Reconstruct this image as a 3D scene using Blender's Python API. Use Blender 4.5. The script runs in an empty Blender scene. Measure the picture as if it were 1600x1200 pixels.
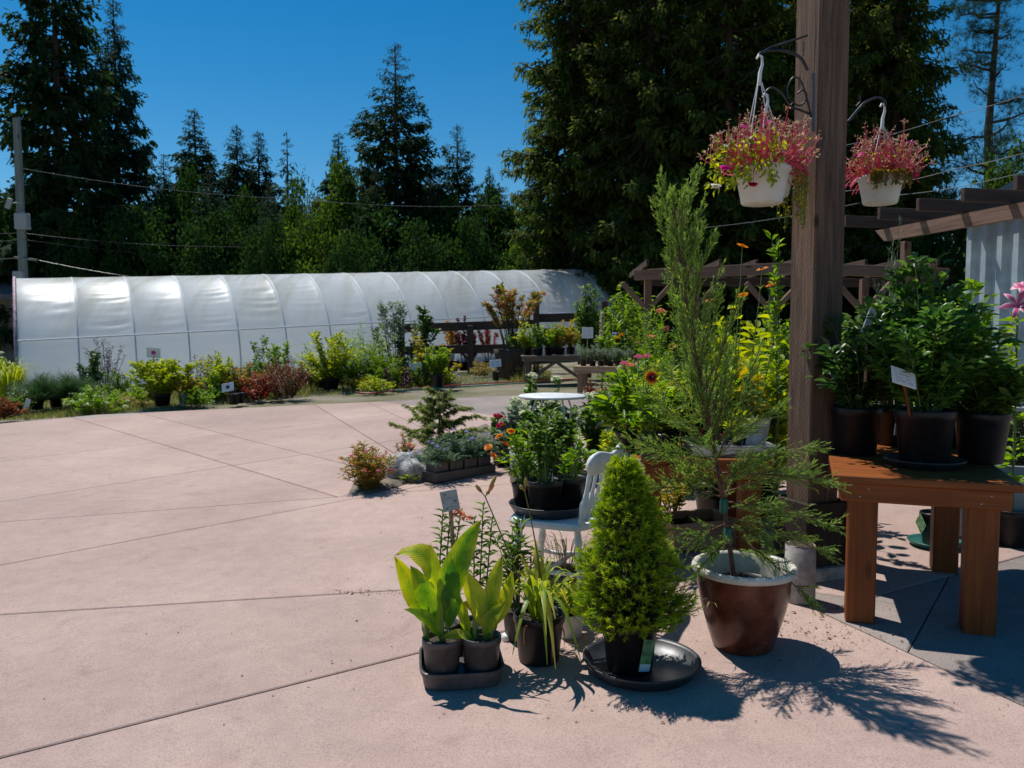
import bpy, bmesh, math, random
import numpy as np
from mathutils import Vector, Matrix
R = math.radians
PI = math.pi
sc = bpy.context.scene
C = sc.collection

# ------------------------------------------------------------------ camera, sky, sun, exposure
PITCH = R(3.6); FPX = 1244.4; CZ = 1.42
cam_d = bpy.data.cameras.new('camera'); cam = bpy.data.objects.new('camera', cam_d); C.objects.link(cam)
cam.location = (0, 0, CZ); cam.rotation_euler = (PI/2 - PITCH, 0, 0)
cam_d.lens = 28; cam_d.sensor_width = 36; cam_d.clip_start = .05; cam_d.clip_end = 3000
cam_d.dof.use_dof = True; cam_d.dof.focus_distance = 3.5; cam_d.dof.aperture_fstop = 6.3
sc.camera = cam
SUN_EL = R(61); SUN_AZ = math.atan2(-.66, .75)          # towards the sun, clockwise from +Y
SUNV = Vector((math.sin(SUN_AZ)*math.cos(SUN_EL), math.cos(SUN_AZ)*math.cos(SUN_EL), math.sin(SUN_EL)))
world = bpy.data.worlds.new('World'); sc.world = world; world.use_nodes = True
wn = world.node_tree; wn.nodes.clear()
sky = wn.nodes.new('ShaderNodeTexSky'); sky.sky_type = 'NISHITA'; sky.sun_disc = False
sky.sun_elevation = SUN_EL; sky.sun_rotation = SUN_AZ; sky.air_density = 1.0; sky.dust_density = 0.0; sky.ozone_density = 4.0; sky.altitude = 200
hs = wn.nodes.new('ShaderNodeHueSaturation'); hs.inputs['Saturation'].default_value = 1.4; hs.inputs['Value'].default_value = 1.07; hs.inputs['Hue'].default_value = .493
bg = wn.nodes.new('ShaderNodeBackground'); bg.inputs['Strength'].default_value = .085
wo = wn.nodes.new('ShaderNodeOutputWorld')
wn.links.new(sky.outputs[0], hs.inputs['Color']); wn.links.new(hs.outputs[0], bg.inputs['Color']); wn.links.new(bg.outputs[0], wo.inputs['Surface'])
sun_d = bpy.data.lights.new('sun', 'SUN'); sun_d.energy = 5.0; sun_d.angle = R(.53); sun_d.color = (1, .97, .92)
sun = bpy.data.objects.new('sun', sun_d); C.objects.link(sun); sun.rotation_euler = (-SUNV).to_track_quat('-Z', 'Y').to_euler(); sun.location = (-20, 25, 40)
sc.view_settings.view_transform = 'Standard'; sc.view_settings.look = 'None'; sc.view_settings.exposure = 0; sc.view_settings.gamma = 1; sc.view_settings.use_curve_mapping = False
sc.cycles.max_bounces = 8; sc.cycles.diffuse_bounces = 6; sc.cycles.glossy_bounces = 3; sc.cycles.transmission_bounces = 6; sc.cycles.transparent_max_bounces = 6

# ------------------------------------------------------------------ pixel -> place
SL = .03; AX, AY = .857, .515                            # the yard rises gently to the far right
def gz(x, y): return SL*(AX*x + AY*y)
def ray(px, py):
    x = (px-800)/FPX; y = (600-py)/FPX
    return Vector((x, math.cos(PITCH)+y*math.sin(PITCH), -math.sin(PITCH)+y*math.cos(PITCH)))
def G(px, py):
    d = ray(px, py); t = CZ/(SL*(AX*d.x+AY*d.y)-d.z)
    return Vector((d.x*t, d.y*t, CZ+d.z*t))
def at(px, py, Y):
    d = ray(px, py); t = Y/d.y
    return Vector((d.x*t, Y, CZ+d.z*t))
def gp(px, Y):                                            # ground point under a column of the picture at depth Y
    p = at(px, 600, Y); return Vector((p.x, Y, gz(p.x, Y)))

# ------------------------------------------------------------------ mesh building
def mesh_from(name, V, F3, F4, T=None, smooth=True):
    me = bpy.data.meshes.new(name)
    V = np.asarray(V, np.float32).reshape(-1, 3); F3 = np.asarray(F3, np.int32).reshape(-1, 3); F4 = np.asarray(F4, np.int32).reshape(-1, 4)
    me.vertices.add(len(V)); me.vertices.foreach_set('co', V.ravel())
    lp = np.concatenate([F3.ravel(), F4.ravel()]); me.loops.add(len(lp)); me.loops.foreach_set('vertex_index', lp)
    n3, n4 = len(F3), len(F4); me.polygons.add(n3+n4)
    st = np.concatenate([np.arange(n3)*3, n3*3+np.arange(n4)*4]).astype(np.int32); me.polygons.foreach_set('loop_start', st)
    me.polygons.foreach_set('use_smooth', np.full(n3+n4, smooth, bool))
    if T is not None:
        at_ = me.attributes.new('tint', 'FLOAT', 'POINT'); at_.data.foreach_set('value', np.asarray(T, np.float32))
    me.update(calc_edges=True)
    return me
class MB:
    def __init__(s): s.v = []; s.a = []; s.b = []; s.t = []; s.n = 0
    def add(s, V, F3=None, F4=None, tint=.5):
        V = np.asarray(V, float).reshape(-1, 3)
        if F3 is not None and len(F3): s.a.append(np.asarray(F3, int).reshape(-1, 3)+s.n)
        if F4 is not None and len(F4): s.b.append(np.asarray(F4, int).reshape(-1, 4)+s.n)
        s.t.append(np.broadcast_to(np.asarray(tint, float), (len(V),)) if np.ndim(tint) < 2 else np.ravel(tint)); s.v.append(V); s.n += len(V)
        return s
    def mesh(s, name, smooth=True):
        V = np.concatenate(s.v) if s.v else np.zeros((0, 3))
        return mesh_from(name, V, np.concatenate(s.a) if s.a else [], np.concatenate(s.b) if s.b else [], np.concatenate(s.t), smooth)
    def build(s, name, mat, parent=None, smooth=True, kind=None):
        return put(name, s.mesh(name, smooth), mat, parent, kind)
def put(name, me, mat, parent=None, kind=None, loc=None, rot=None, scale=None):
    o = bpy.data.objects.new(name, me); C.objects.link(o)
    if mat is not None:
        if not me.materials: me.materials.append(mat)
        elif me.materials[0] != mat: o.material_slots[0].link = 'OBJECT'; o.material_slots[0].material = mat
    if parent: o.parent = parent
    if kind: o['kind'] = kind
    if loc is not None: o.location = loc
    if rot is not None: o.rotation_euler = rot
    if scale is not None: o.scale = scale if hasattr(scale, '__len__') else (scale,)*3
    return o
def thing(name, label, cat, loc=(0, 0, 0), rz=0, group=None):
    o = bpy.data.objects.new(name, None); C.objects.link(o); o.empty_display_size = .1
    o.location = loc; o.rotation_euler = (0, 0, rz); o['label'] = label; o['category'] = cat
    if group: o['group'] = group
    return o
def tag(o, label, cat, group=None):
    o['label'] = label; o['category'] = cat
    if group: o['group'] = group
    return o
def lathe(mb, prof, n=24, tint=.5, z0=0, wob=0, cx=0, cy=0):
    prof = np.asarray(prof, float); k = len(prof); a = np.arange(n)*2*PI/n
    V = np.zeros((k, n, 3)); V[..., 0] = prof[:, 0, None]*np.cos(a)*(1+wob*np.sin(3*a))+cx; V[..., 1] = prof[:, 0, None]*np.sin(a)*(1+wob*np.sin(3*a))+cy; V[..., 2] = prof[:, 1, None]+z0
    i = np.arange(k-1)[:, None]*n; j = np.arange(n)[None]; j2 = (j+1) % n
    F = np.stack([i+j, i+j2, i+n+j2, i+n+j], -1).reshape(-1, 4)
    return mb.add(V.reshape(-1, 3), None, F, tint)
def disc(mb, r, z, n=24, tint=.5, bump=0, rs=None, cx=0, cy=0):
    rr = np.array([.35, .7, 1.0])*r; a = np.arange(n)*2*PI/n
    V = [[cx, cy, z+bump]]
    for q in rr:
        for t in a: V.append([cx+q*math.cos(t), cy+q*math.sin(t), z+(bump*(1-q/r)+(rs.uniform(-1, 1)*bump*.5 if rs is not None else 0))])
    F3 = [[0, 1+j, 1+(j+1) % n] for j in range(n)]; F4 = []
    for k in range(2):
        for j in range(n): F4.append([1+k*n+j, 1+(k+1)*n+j, 1+(k+1)*n+(j+1) % n, 1+k*n+(j+1) % n])
    return mb.add(V, F3, F4, tint)
def norm(v): return v/np.maximum(np.linalg.norm(v, axis=-1, keepdims=True), 1e-9)
def tubes(mb, P, rad, n=5, tint=.5, cap=True):
    """P (S,K,3) polylines, rad scalar / (K,) / (S,K)."""
    P = np.asarray(P, float)
    if P.ndim == 2: P = P[None]
    S, K, _ = P.shape
    rad = np.broadcast_to(np.asarray(rad, float), (S, K))
    T = norm(np.gradient(P, axis=1)); ref = np.where(np.abs(T[:, :1, 2:3]) > .9, np.array([1., 0, 0]), np.array([0, 0, 1.]))
    X = norm(np.cross(T, np.broadcast_to(ref, T.shape))); Y = np.cross(T, X)
    for k in range(1, K):                                 # keep the frame from flipping
        x = X[:, k-1]-np.sum(X[:, k-1]*T[:, k], -1, keepdims=True)*T[:, k]; X[:, k] = norm(x); Y[:, k] = np.cross(T[:, k], X[:, k])
    a = np.arange(n)*2*PI/n
    V = P[:, :, None]+rad[..., None, None]*(X[:, :, None]*np.cos(a)[:, None]+Y[:, :, None]*np.sin(a)[:, None])
    s = np.arange(S)[:, None, None]*K*n; k = np.arange(K-1)[None, :, None]*n; j = np.arange(n)[None, None]; j2 = (j+1) % n
    F = np.stack([s+k+j, s+k+j2, s+k+n+j2, s+k+n+j], -1).reshape(-1, 4)
    t = np.broadcast_to(np.asarray(tint, float).reshape(-1, 1), (S, K*n)).ravel() if np.ndim(tint) else tint
    mb.add(V.reshape(-1, 3), None, F, t)
    if cap and n == 4:
        pass
    return mb
_boxes = {}
def box_mesh(sx, sy, sz, ch=.004):
    key = (round(sx, 4), round(sy, 4), round(sz, 4), ch)
    bm = bmesh.new(); h = (sx/2, sy/2, sz/2)
    for x in (-1, 1):
        for y in (-1, 1):
            for z in (-1, 1):
                for ax in range(3):
                    q = [h[i]-ch for i in range(3)]; q[ax] = h[ax]
                    bm.verts.new((x*q[0], y*q[1], z*q[2]))
    bmesh.ops.convex_hull(bm, input=bm.verts[:]); bmesh.ops.dissolve_limit(bm, angle_limit=.01, verts=bm.verts[:], edges=bm.edges[:])
    me = bpy.data.meshes.new('box'); bm.to_mesh(me); bm.free(); return me
def box(name, c, s, mat, parent=None, rot=(0, 0, 0), ch=.004):
    me = box_mesh(*s, ch); o = put(name, me, mat, parent, loc=c, rot=rot); return o
def bez(b, c, e, t):
    t = t[..., None]; return (1-t)**2*b+2*t*(1-t)*c+t*t*e

# leaf templates: rows (t along, half width, lift)
def leaf_tpl(rows, fold=.25, curl=.15):
    V = [[0, 0, 0]]
    for t, w in rows:
        z = -curl*t*t
        V += [[-w, t, z+fold*w*.5], [0, t, z], [w, t, z+fold*w*.5]]
    V.append([0, 1, -curl]); V = np.array(V, float); n = len(rows)
    F3 = [[0, 2, 1], [0, 3, 2]]; F4 = []
    for i in range(n-1):
        a = 1+3*i; F4 += [[a, a+1, a+4, a+3], [a+1, a+2, a+5, a+4]]
    a = 1+3*(n-1); e = len(V)-1
    F3 += [[a, a+1, e], [a+1, a+2, e]]
    return V, np.array(F3), np.array(F4).reshape(-1, 4)
OVAL = leaf_tpl([(.3, .85), (.62, .9)], .35, .2)
LANCE = leaf_tpl([(.35, 1.0)], .3, .25)
ROUND = leaf_tpl([(.2, .75), (.6, 1.0)], .25, .1)
NEEDLE = (np.array([[-.6, 0, 0], [.6, 0, 0], [.5, .6, 0], [0, 1, 0], [-.5, .6, 0]]), np.array([[2, 3, 4]]), np.array([[0, 1, 2, 4]]))
SPRAY = (np.array([[0, 0, 0], [.95, .28, -.02], [.32, .5, -.05], [.7, .72, -.12], [0, 1, -.25], [-.7, .66, -.12], [-.32, .48, -.05], [-.95, .22, -.02]]), np.array([[0, 1, 2], [2, 3, 4], [4, 5, 6], [6, 7, 0]]), np.array([[0, 2, 4, 6]]))
MAPLE = (np.array([[0, 0, 0], [.8, .1, .05], [.35, .35, 0], [1, .65, -.05], [.3, .6, 0], [0, 1, -.15], [-.3, .6, 0], [-1, .65, -.05], [-.35, .35, 0], [-.8, .1, .05]]),
         np.array([[0, 1, 2], [2, 3, 4], [4, 5, 6], [6, 7, 8], [8, 9, 0], [0, 6, 8]]), np.array([[0, 2, 4, 6]]))
def place(mb, tpl, P, D, N, L, W, tint):
    V, F3, F4 = tpl; n = len(P)
    D = norm(np.asarray(D, float)); X = norm(np.cross(D, N)); Z = np.cross(X, D)
    L = np.broadcast_to(np.asarray(L, float), (n,)); W = np.broadcast_to(np.asarray(W, float), (n,))
    Q = P[:, None]+X[:, None]*(V[None, :, 0:1]*W[:, None, None]*.5)+D[:, None]*(V[None, :, 1:2]*L[:, None, None])+Z[:, None]*(V[None, :, 2:3]*L[:, None, None])
    off = np.arange(n)[:, None, None]*len(V)
    mb.add(Q.reshape(-1, 3), (F3[None]+off).reshape(-1, 3), (F4[None]+off).reshape(-1, 4) if len(F4) else None, np.repeat(np.broadcast_to(tint, (n,)), len(V)))
def runit(rs, n): return norm(rs.normal(size=(n, 3)))

# ------------------------------------------------------------------ materials
MT = {}
def newmat(name):
    m = bpy.data.materials.new(name); m.use_nodes = True; nt = m.node_tree
    return m, nt, nt.nodes['Principled BSDF'], nt.nodes['Material Output']
def N_(nt, t, **kw):
    n = nt.nodes.new(t)
    for k, v in kw.items():
        if k in n.inputs: n.inputs[k].default_value = v
        else: setattr(n, k, v)
    return n
def ramp(nt, stops):
    r = nt.nodes.new('ShaderNodeValToRGB'); e = r.color_ramp.elements
    while len(e) < len(stops): e.new(.5)
    for i, (p, c) in enumerate(stops): e[i].position = p; e[i].color = (*c, 1)
    return r
def leafmat(name, cols, trans=.42, rough=.45, vein=0, spec=.35):
    """cols: dark..light base colours, chosen leaf by leaf by the tint attribute."""
    if name in MT: return MT[name]
    m, nt, b, out = newmat(name)
    a = N_(nt, 'ShaderNodeAttribute', attribute_name='tint'); r = ramp(nt, [(i/(len(cols)-1), c) for i, c in enumerate(cols)])
    nt.links.new(a.outputs['Fac'], r.inputs[0]); b.inputs['Roughness'].default_value = rough; b.inputs['Specular IOR Level'].default_value = spec
    nt.links.new(r.outputs[0], b.inputs['Base Color'])
    tr = nt.nodes.new('ShaderNodeBsdfTranslucent'); hsv = N_(nt, 'ShaderNodeHueSaturation', Hue=.49, Saturation=1.12, Value=1.5)
    nt.links.new(r.outputs[0], hsv.inputs['Color']); nt.links.new(hsv.outputs[0], tr.inputs['Color'])
    mx = N_(nt, 'ShaderNodeMixShader', Fac=trans); nt.links.new(b.outputs[0], mx.inputs[1]); nt.links.new(tr.outputs[0], mx.inputs[2]); nt.links.new(mx.outputs[0], out.inputs['Surface'])
    MT[name] = m; return m
def plain(name, col, rough=.6, metal=0, spec=.5, noise=.12, scale=18, bump=.0, coat=0):
    if name in MT: return MT[name]
    m, nt, b, out = newmat(name); tc = nt.nodes.new('ShaderNodeTexCoord')
    nz = N_(nt, 'ShaderNodeTexNoise', Scale=scale, Detail=6.0, Roughness=.65); nt.links.new(tc.outputs['Object'], nz.inputs['Vector'])
    c = np.array(col); r = ramp(nt, [(.3, tuple(c*(1-noise*1.6))), (.7, tuple(np.minimum(c*(1+noise), 1)))]); nt.links.new(nz.outputs['Fac'], r.inputs[0]); nt.links.new(r.outputs[0], b.inputs['Base Color'])
    b.inputs['Metallic'].default_value = metal; b.inputs['Specular IOR Level'].default_value = spec; b.inputs['Coat Weight'].default_value = coat
    rr = N_(nt, 'ShaderNodeMapRange'); rr.inputs['To Min'].default_value = max(rough-.1, .03); rr.inputs['To Max'].default_value = min(rough+.12, 1)
    nt.links.new(nz.outputs['Fac'], rr.inputs['Value']); nt.links.new(rr.outputs[0], b.inputs['Roughness'])
    if bump:
        bp = N_(nt, 'ShaderNodeBump', Strength=bump, Distance=.01); nt.links.new(nz.outputs['Fac'], bp.inputs['Height']); nt.links.new(bp.outputs[0], b.inputs['Normal'])
    MT[name] = m; return m
def wood(name, c1, c2, axis='z', rough=.6, scale=1.0, bump=.35, knots=True):
    if name in MT: return MT[name]
    m, nt, b, out = newmat(name); tc = nt.nodes.new('ShaderNodeTexCoord'); oi = nt.nodes.new('ShaderNodeObjectInfo')
    ad = N_(nt, 'ShaderNodeVectorMath', operation='MULTIPLY_ADD'); mp = nt.nodes.new('ShaderNodeMapping')
    ad.inputs[1].default_value = (1, 1, 1); sc3 = nt.nodes.new('ShaderNodeVectorMath'); sc3.operation = 'SCALE'; sc3.inputs[0].default_value = (7.3, 3.1, 5.7); nt.links.new(oi.outputs['Random'], sc3.inputs['Scale'])
    nt.links.new(tc.outputs['Object'], ad.inputs[0]); nt.links.new(sc3.outputs[0], ad.inputs[2]); nt.links.new(ad.outputs[0], mp.inputs['Vector'])
    s = [26*scale]*3; s['xyz'.index(axis)] = 1.6*scale; mp.inputs['Scale'].default_value = s
    n1 = N_(nt, 'ShaderNodeTexNoise', Scale=1.0, Detail=8.0, Roughness=.62, Distortion=1.2); nt.links.new(mp.outputs[0], n1.inputs['Vector'])
    mp2 = nt.nodes.new('ShaderNodeMapping'); s2 = [120*scale]*3; s2['xyz'.index(axis)] = 3*scale; mp2.inputs['Scale'].default_value = s2; nt.links.new(ad.outputs[0], mp2.inputs['Vector'])
    n2 = N_(nt, 'ShaderNodeTexNoise', Scale=1.0, Detail=3.0); nt.links.new(mp2.outputs[0], n2.inputs['Vector'])
    r = ramp(nt, [(.28, c1), (.52, tuple((np.array(c1)+np.array(c2))/2)), (.75, c2)]); nt.links.new(n1.outputs['Fac'], r.inputs[0])
    mx = N_(nt, 'ShaderNodeMix', data_type='RGBA', blend_type='MULTIPLY'); mx.inputs[0].default_value = .5; r2 = ramp(nt, [(.3, (.55, .5, .45)), (.6, (1, 1, 1))]); nt.links.new(n2.outputs['Fac'], r2.inputs[0])
    nt.links.new(r.outputs[0], mx.inputs[6]); nt.links.new(r2.outputs[0], mx.inputs[7])
    last = mx.outputs[2]
    if knots:
        vo = N_(nt, 'ShaderNodeTexVoronoi', Scale=4.2*scale); mpk = nt.nodes.new('ShaderNodeMapping'); sk = [1.6]*3; sk['xyz'.index(axis)] = .55; mpk.inputs['Scale'].default_value = sk
        nt.links.new(ad.outputs[0], mpk.inputs['Vector']); nt.links.new(mpk.outputs[0], vo.inputs['Vector'])
        rk = ramp(nt, [(.06, (.25, .18, .14)), (.12, (1, 1, 1))]); nt.links.new(vo.outputs['Distance'], rk.inputs[0])
        mk = N_(nt, 'ShaderNodeMix', data_type='RGBA', blend_type='MULTIPLY'); mk.inputs[0].default_value = .9; nt.links.new(last, mk.inputs[6]); nt.links.new(rk.outputs[0], mk.inputs[7]); last = mk.outputs[2]
    if name == 'weathered_post':
        wv = N_(nt, 'ShaderNodeTexWave', Scale=26.0, Distortion=3.5, Detail=3.0); mw = nt.nodes.new('ShaderNodeMapping'); mw.inputs['Rotation'].default_value = (.5, -.6, .3); nt.links.new(tc.outputs['Object'], mw.inputs['Vector']); nt.links.new(mw.outputs[0], wv.inputs['Vector'])
        rw = ramp(nt, [(.1, (.62, .6, .58)), (.6, (1.1, 1.08, 1.05))]); nt.links.new(wv.outputs['Fac'], rw.inputs[0]); mw2 = N_(nt, 'ShaderNodeMix', data_type='RGBA', blend_type='MULTIPLY'); mw2.inputs[0].default_value = .75; nt.links.new(last, mw2.inputs[6]); nt.links.new(rw.outputs[0], mw2.inputs[7]); last = mw2.outputs[2]
        mc = nt.nodes.new('ShaderNodeMapping'); mc.inputs['Scale'].default_value = (30, 30, .7); nt.links.new(tc.outputs['Object'], mc.inputs['Vector']); nc = N_(nt, 'ShaderNodeTexNoise', Scale=1.0, Detail=4.0, Distortion=.8); nt.links.new(mc.outputs[0], nc.inputs['Vector']); rc = ramp(nt, [(.30, (.18, .15, .13)), (.36, (1, 1, 1))]); nt.links.new(nc.outputs['Fac'], rc.inputs[0])
        mc2 = N_(nt, 'ShaderNodeMix', data_type='RGBA', blend_type='MULTIPLY'); mc2.inputs[0].default_value = 1; nt.links.new(last, mc2.inputs[6]); nt.links.new(rc.outputs[0], mc2.inputs[7]); last = mc2.outputs[2]
    nt.links.new(last, b.inputs['Base Color']); b.inputs['Roughness'].default_value = rough; b.inputs['Specular IOR Level'].default_value = .3
    bp = N_(nt, 'ShaderNodeBump', Strength=bump, Distance=.004); nt.links.new(n1.outputs['Fac'], bp.inputs['Height']); nt.links.new(bp.outputs[0], b.inputs['Normal'])
    MT[name] = m; return m
def concrete(name, c1, c2, speck=.25):
    m, nt, b, out = newmat(name); tc = nt.nodes.new('ShaderNodeTexCoord'); oi = nt.nodes.new('ShaderNodeObjectInfo')
    n1 = N_(nt, 'ShaderNodeTexNoise', Scale=.9, Detail=9.0, Roughness=.62); n2 = N_(nt, 'ShaderNodeTexNoise', Scale=140.0, Detail=3.0); n3 = N_(nt, 'ShaderNodeTexNoise', Scale=9.0, Detail=8.0, Roughness=.7)
    geo = nt.nodes.new('ShaderNodeNewGeometry')
    for n in (n1, n2, n3): nt.links.new(geo.outputs['Position'], n.inputs['Vector'])
    r = ramp(nt, [(.3, c1), (.7, c2)]); nt.links.new(n1.outputs['Fac'], r.inputs[0])
    r2 = ramp(nt, [(.35, (1-speck,)*3), (.55, (1, 1, 1)), (.72, (1, 1, 1))]); nt.links.new(n2.outputs['Fac'], r2.inputs[0])
    r3 = ramp(nt, [(.3, (.86, .85, .86)), (.6, (1.0, 1.0, 1.0))]); nt.links.new(n3.outputs['Fac'], r3.inputs[0])
    m1 = N_(nt, 'ShaderNodeMix', data_type='RGBA', blend_type='MULTIPLY'); m1.inputs[0].default_value = 1; m2 = N_(nt, 'ShaderNodeMix', data_type='RGBA', blend_type='MULTIPLY'); m2.inputs[0].default_value = 1
    nt.links.new(r.outputs[0], m1.inputs[6]); nt.links.new(r2.outputs[0], m1.inputs[7]); nt.links.new(m1.outputs[2], m2.inputs[6]); nt.links.new(r3.outputs[0], m2.inputs[7])
    n4 = N_(nt, 'ShaderNodeTexNoise', Scale=.32, Detail=6.0, Roughness=.55, Distortion=.6); n5 = N_(nt, 'ShaderNodeTexNoise', Scale=2.6, Detail=7.0, Roughness=.7, Distortion=1.0)
    for n in (n4, n5): nt.links.new(geo.outputs['Position'], n.inputs['Vector'])
    r4 = ramp(nt, [(.36, (.84, .82, .82)), (.6, (1.03, 1.02, 1.0))]); r5 = ramp(nt, [(.58, (1, 1, 1)), (.72, (.80, .77, .76))]); nt.links.new(n4.outputs['Fac'], r4.inputs[0]); nt.links.new(n5.outputs['Fac'], r5.inputs[0])
    for q in (r4, r5):
        mq = N_(nt, 'ShaderNodeMix', data_type='RGBA', blend_type='MULTIPLY'); mq.inputs[0].default_value = 1; nt.links.new(m2.outputs[2], mq.inputs[6]); nt.links.new(q.outputs[0], mq.inputs[7]); m2 = mq
    # each pour a slightly different tone
    hv = nt.nodes.new('ShaderNodeHueSaturation'); mr = N_(nt, 'ShaderNodeMapRange'); mr.inputs['To Min'].default_value = .93; mr.inputs['To Max'].default_value = 1.05
    nt.links.new(oi.outputs['Random'], mr.inputs['Value']); nt.links.new(mr.outputs[0], hv.inputs['Value']); nt.links.new(m2.outputs[2], hv.inputs['Color']); nt.links.new(hv.outputs[0], b.inputs['Base Color'])
    b.inputs['Roughness'].default_value = .82; b.inputs['Specular IOR Level'].default_value = .25
    bp = N_(nt, 'ShaderNodeBump', Strength=.25, Distance=.003); nt.links.new(n2.outputs['Fac'], bp.inputs['Height']); nt.links.new(bp.outputs[0], b.inputs['Normal'])
    MT[name] = m; return m

pinkc = concrete('pink_concrete', (.44, .315, .268), (.52, .38, .325))
greyc = concrete('grey_concrete', (.32, .27, .24), (.42, .36, .32))
slatec = concrete('slate_stamped', (.24, .205, .19), (.37, .31, .28), .3)
jointm = plain('joint_dirt', (.07, .055, .045), .95, noise=.4, scale=40)
soilm = plain('potting_soil', (.06, .038, .025), .95, noise=.6, scale=90, bump=.8)
earthm = plain('garden_earth', (.17, .14, .10), .95, noise=.45, scale=6, bump=.5)
gravm = plain('gravel_stone', (.36, .36, .35), .85, noise=.35, scale=30, bump=.5)
blackp = plain('black_plastic', (.013, .0125, .014), .40, noise=.3, scale=30, spec=.32)
greyp = plain('grey_plastic', (.085, .075, .072), .42, noise=.25, scale=25, spec=.45)
darkp = plain('dark_saucer_plastic', (.026, .03, .036), .42, noise=.3, scale=20, spec=.6)
palep = plain('pale_grey_plastic', (.33, .34, .35), .5, noise=.12)
whitep = plain('white_plastic', (.72, .72, .70), .4, noise=.08, scale=9)
whitepaint = plain('white_paint', (.72, .74, .73), .42, noise=.12, scale=12, bump=.08)
iron = plain('black_iron', (.05, .05, .055), .4, metal=.6, noise=.3, scale=60)
galv = plain('galvanised_steel', (.46, .50, .55), .36, metal=.75, noise=.25, scale=14)
tealp = plain('teal_plastic', (.02, .13, .11), .35, noise=.2)
greentape = plain('green_tape', (.0, .12, .085), .4, noise=.2)
rockm = plain('pale_rock', (.42, .41, .39), .9, noise=.45, scale=14, bump=1.0)
cementm = plain('cement', (.36, .33, .30), .9, noise=.3, scale=14, bump=.5)
stemg = leafmat('green_stem', [(.10, .16, .04), (.16, .22, .06)], .1)
stemb = plain('brown_stem', (.10, .06, .04), .85, noise=.3, scale=60)
barkm = plain('bark', (.075, .052, .038), .95, noise=.5, scale=9, bump=1)
cedar_x = wood('orange_cedar_x', (.17, .042, .007), (.36, .105, .018), 'x', .5, .8)
cedar_y = wood('orange_cedar_y', (.17, .042, .007), (.36, .105, .018), 'y', .5, .8)
cedar_z = wood('orange_cedar_z', (.15, .036, .006), (.29, .080, .013), 'z', .5, .8)
post_z = wood('weathered_post', (.075, .046, .033), (.26, .165, .115), 'z', .85, 1.0, .9)
beam_x = wood('weathered_beam', (.14, .085, .06), (.30, .19, .135), 'x', .85, .6)
dark_z = wood('dark_stained_wood', (.045, .028, .02), (.10, .062, .045), 'z', .8, .6)
dark_x = wood('dark_stained_wood_x', (.045, .028, .02), (.10, .062, .045), 'x', .8, .6)
pale_x = wood('pale_pallet_wood', (.30, .20, .12), (.52, .38, .24), 'x', .8, .8)

# ------------------------------------------------------------------ ground, patio
def ground_sheet():
    xs = np.concatenate([np.linspace(-900, -70, 8), np.linspace(-60, 60, 61), np.linspace(70, 900, 8)]); ys = np.concatenate([np.linspace(-40, 70, 56), np.linspace(90, 1200, 10)])
    X, Y = np.meshgrid(xs, ys); u = np.clip(AX*X+AY*Y, -40, 45); Z = SL*u-.05-.004
    V = np.stack([X, Y, Z], -1).reshape(-1, 3); nx = len(xs)
    i = (np.arange(len(ys)-1)[:, None]*nx+np.arange(nx-1)[None]).ravel()
    m, nt, b, out = newmat('ground_cover'); geo = nt.nodes.new('ShaderNodeNewGeometry')
    n1 = N_(nt, 'ShaderNodeTexNoise', Scale=.7, Detail=8.0); n2 = N_(nt, 'ShaderNodeTexNoise', Scale=35.0, Detail=4.0)
    for n in (n1, n2): nt.links.new(geo.outputs['Position'], n.inputs['Vector'])
    r = ramp(nt, [(.35, (.10, .12, .04)), (.5, (.22, .19, .11)), (.65, (.30, .27, .21))]); nt.links.new(n1.outputs['Fac'], r.inputs[0])
    mx = N_(nt, 'ShaderNodeMix', data_type='RGBA', blend_type='MULTIPLY'); mx.inputs[0].default_value = .8; r2 = ramp(nt, [(.3, (.45, .45, .45)), (.65, (1, 1, 1))]); nt.links.new(n2.outputs['Fac'], r2.inputs[0])
    nt.links.new(r.outputs[0], mx.inputs[6]); nt.links.new(r2.outputs[0], mx.inputs[7]); nt.links.new(mx.outputs[2], b.inputs['Base Color']); b.inputs['Roughness'].default_value = 1
    bp = N_(nt, 'ShaderNodeBump', Strength=.8, Distance=.03); nt.links.new(n2.outputs['Fac'], bp.inputs['Height']); nt.links.new(bp.outputs[0], b.inputs['Normal'])
    put('ground', mesh_from('ground', V, [], np.stack([i, i+1, i+1+nx, i+nx], -1)), m, kind='structure')
ground_sheet()

def clip_side(poly, a, b, side):
    d = (b[0]-a[0], b[1]-a[1]); f = lambda p: ((p[0]-a[0])*d[1]-(p[1]-a[1])*d[0])*side
    out = []
    for i in range(len(poly)):
        p, q = poly[i], poly[(i+1) % len(poly)]; fp, fq = f(p), f(q)
        if fp >= 0: out.append(p)
        if (fp > 0 > fq) or (fp < 0 < fq):
            t = fp/(fp-fq); out.append((p[0]+(q[0]-p[0])*t, p[1]+(q[1]-p[1])*t))
    return out
def area(p): return abs(sum(p[i][0]*p[(i+1) % len(p)][1]-p[(i+1) % len(p)][0]*p[i][1] for i in range(len(p))))/2
def cent(p): return (sum(q[0] for q in p)/len(p), sum(q[1] for q in p)/len(p))
def to_px(p):
    x, y, z = p[0], p[1], gz(*p)-CZ; f = y*math.cos(PITCH)-z*math.sin(PITCH); u = y*math.sin(PITCH)+z*math.cos(PITCH)
    return (800+FPX*x/f, 600-FPX*u/f) if f > .3 else (800, 5000)
cells = [[(-14, -3), (9, -3), (9, 26), (-14, 26)]]
def cut(p, q, cond=None):
    global cells
    a = G(*p).xy; b = G(*q).xy; new = []
    for c in cells:
        if cond and not cond(cent(c), to_px(cent(c))): new.append(c); continue
        for s in (1, -1):
            k = clip_side(c, a, b, s)
            if len(k) > 2 and area(k) > .003: new.append(k)
    cells = new
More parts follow.
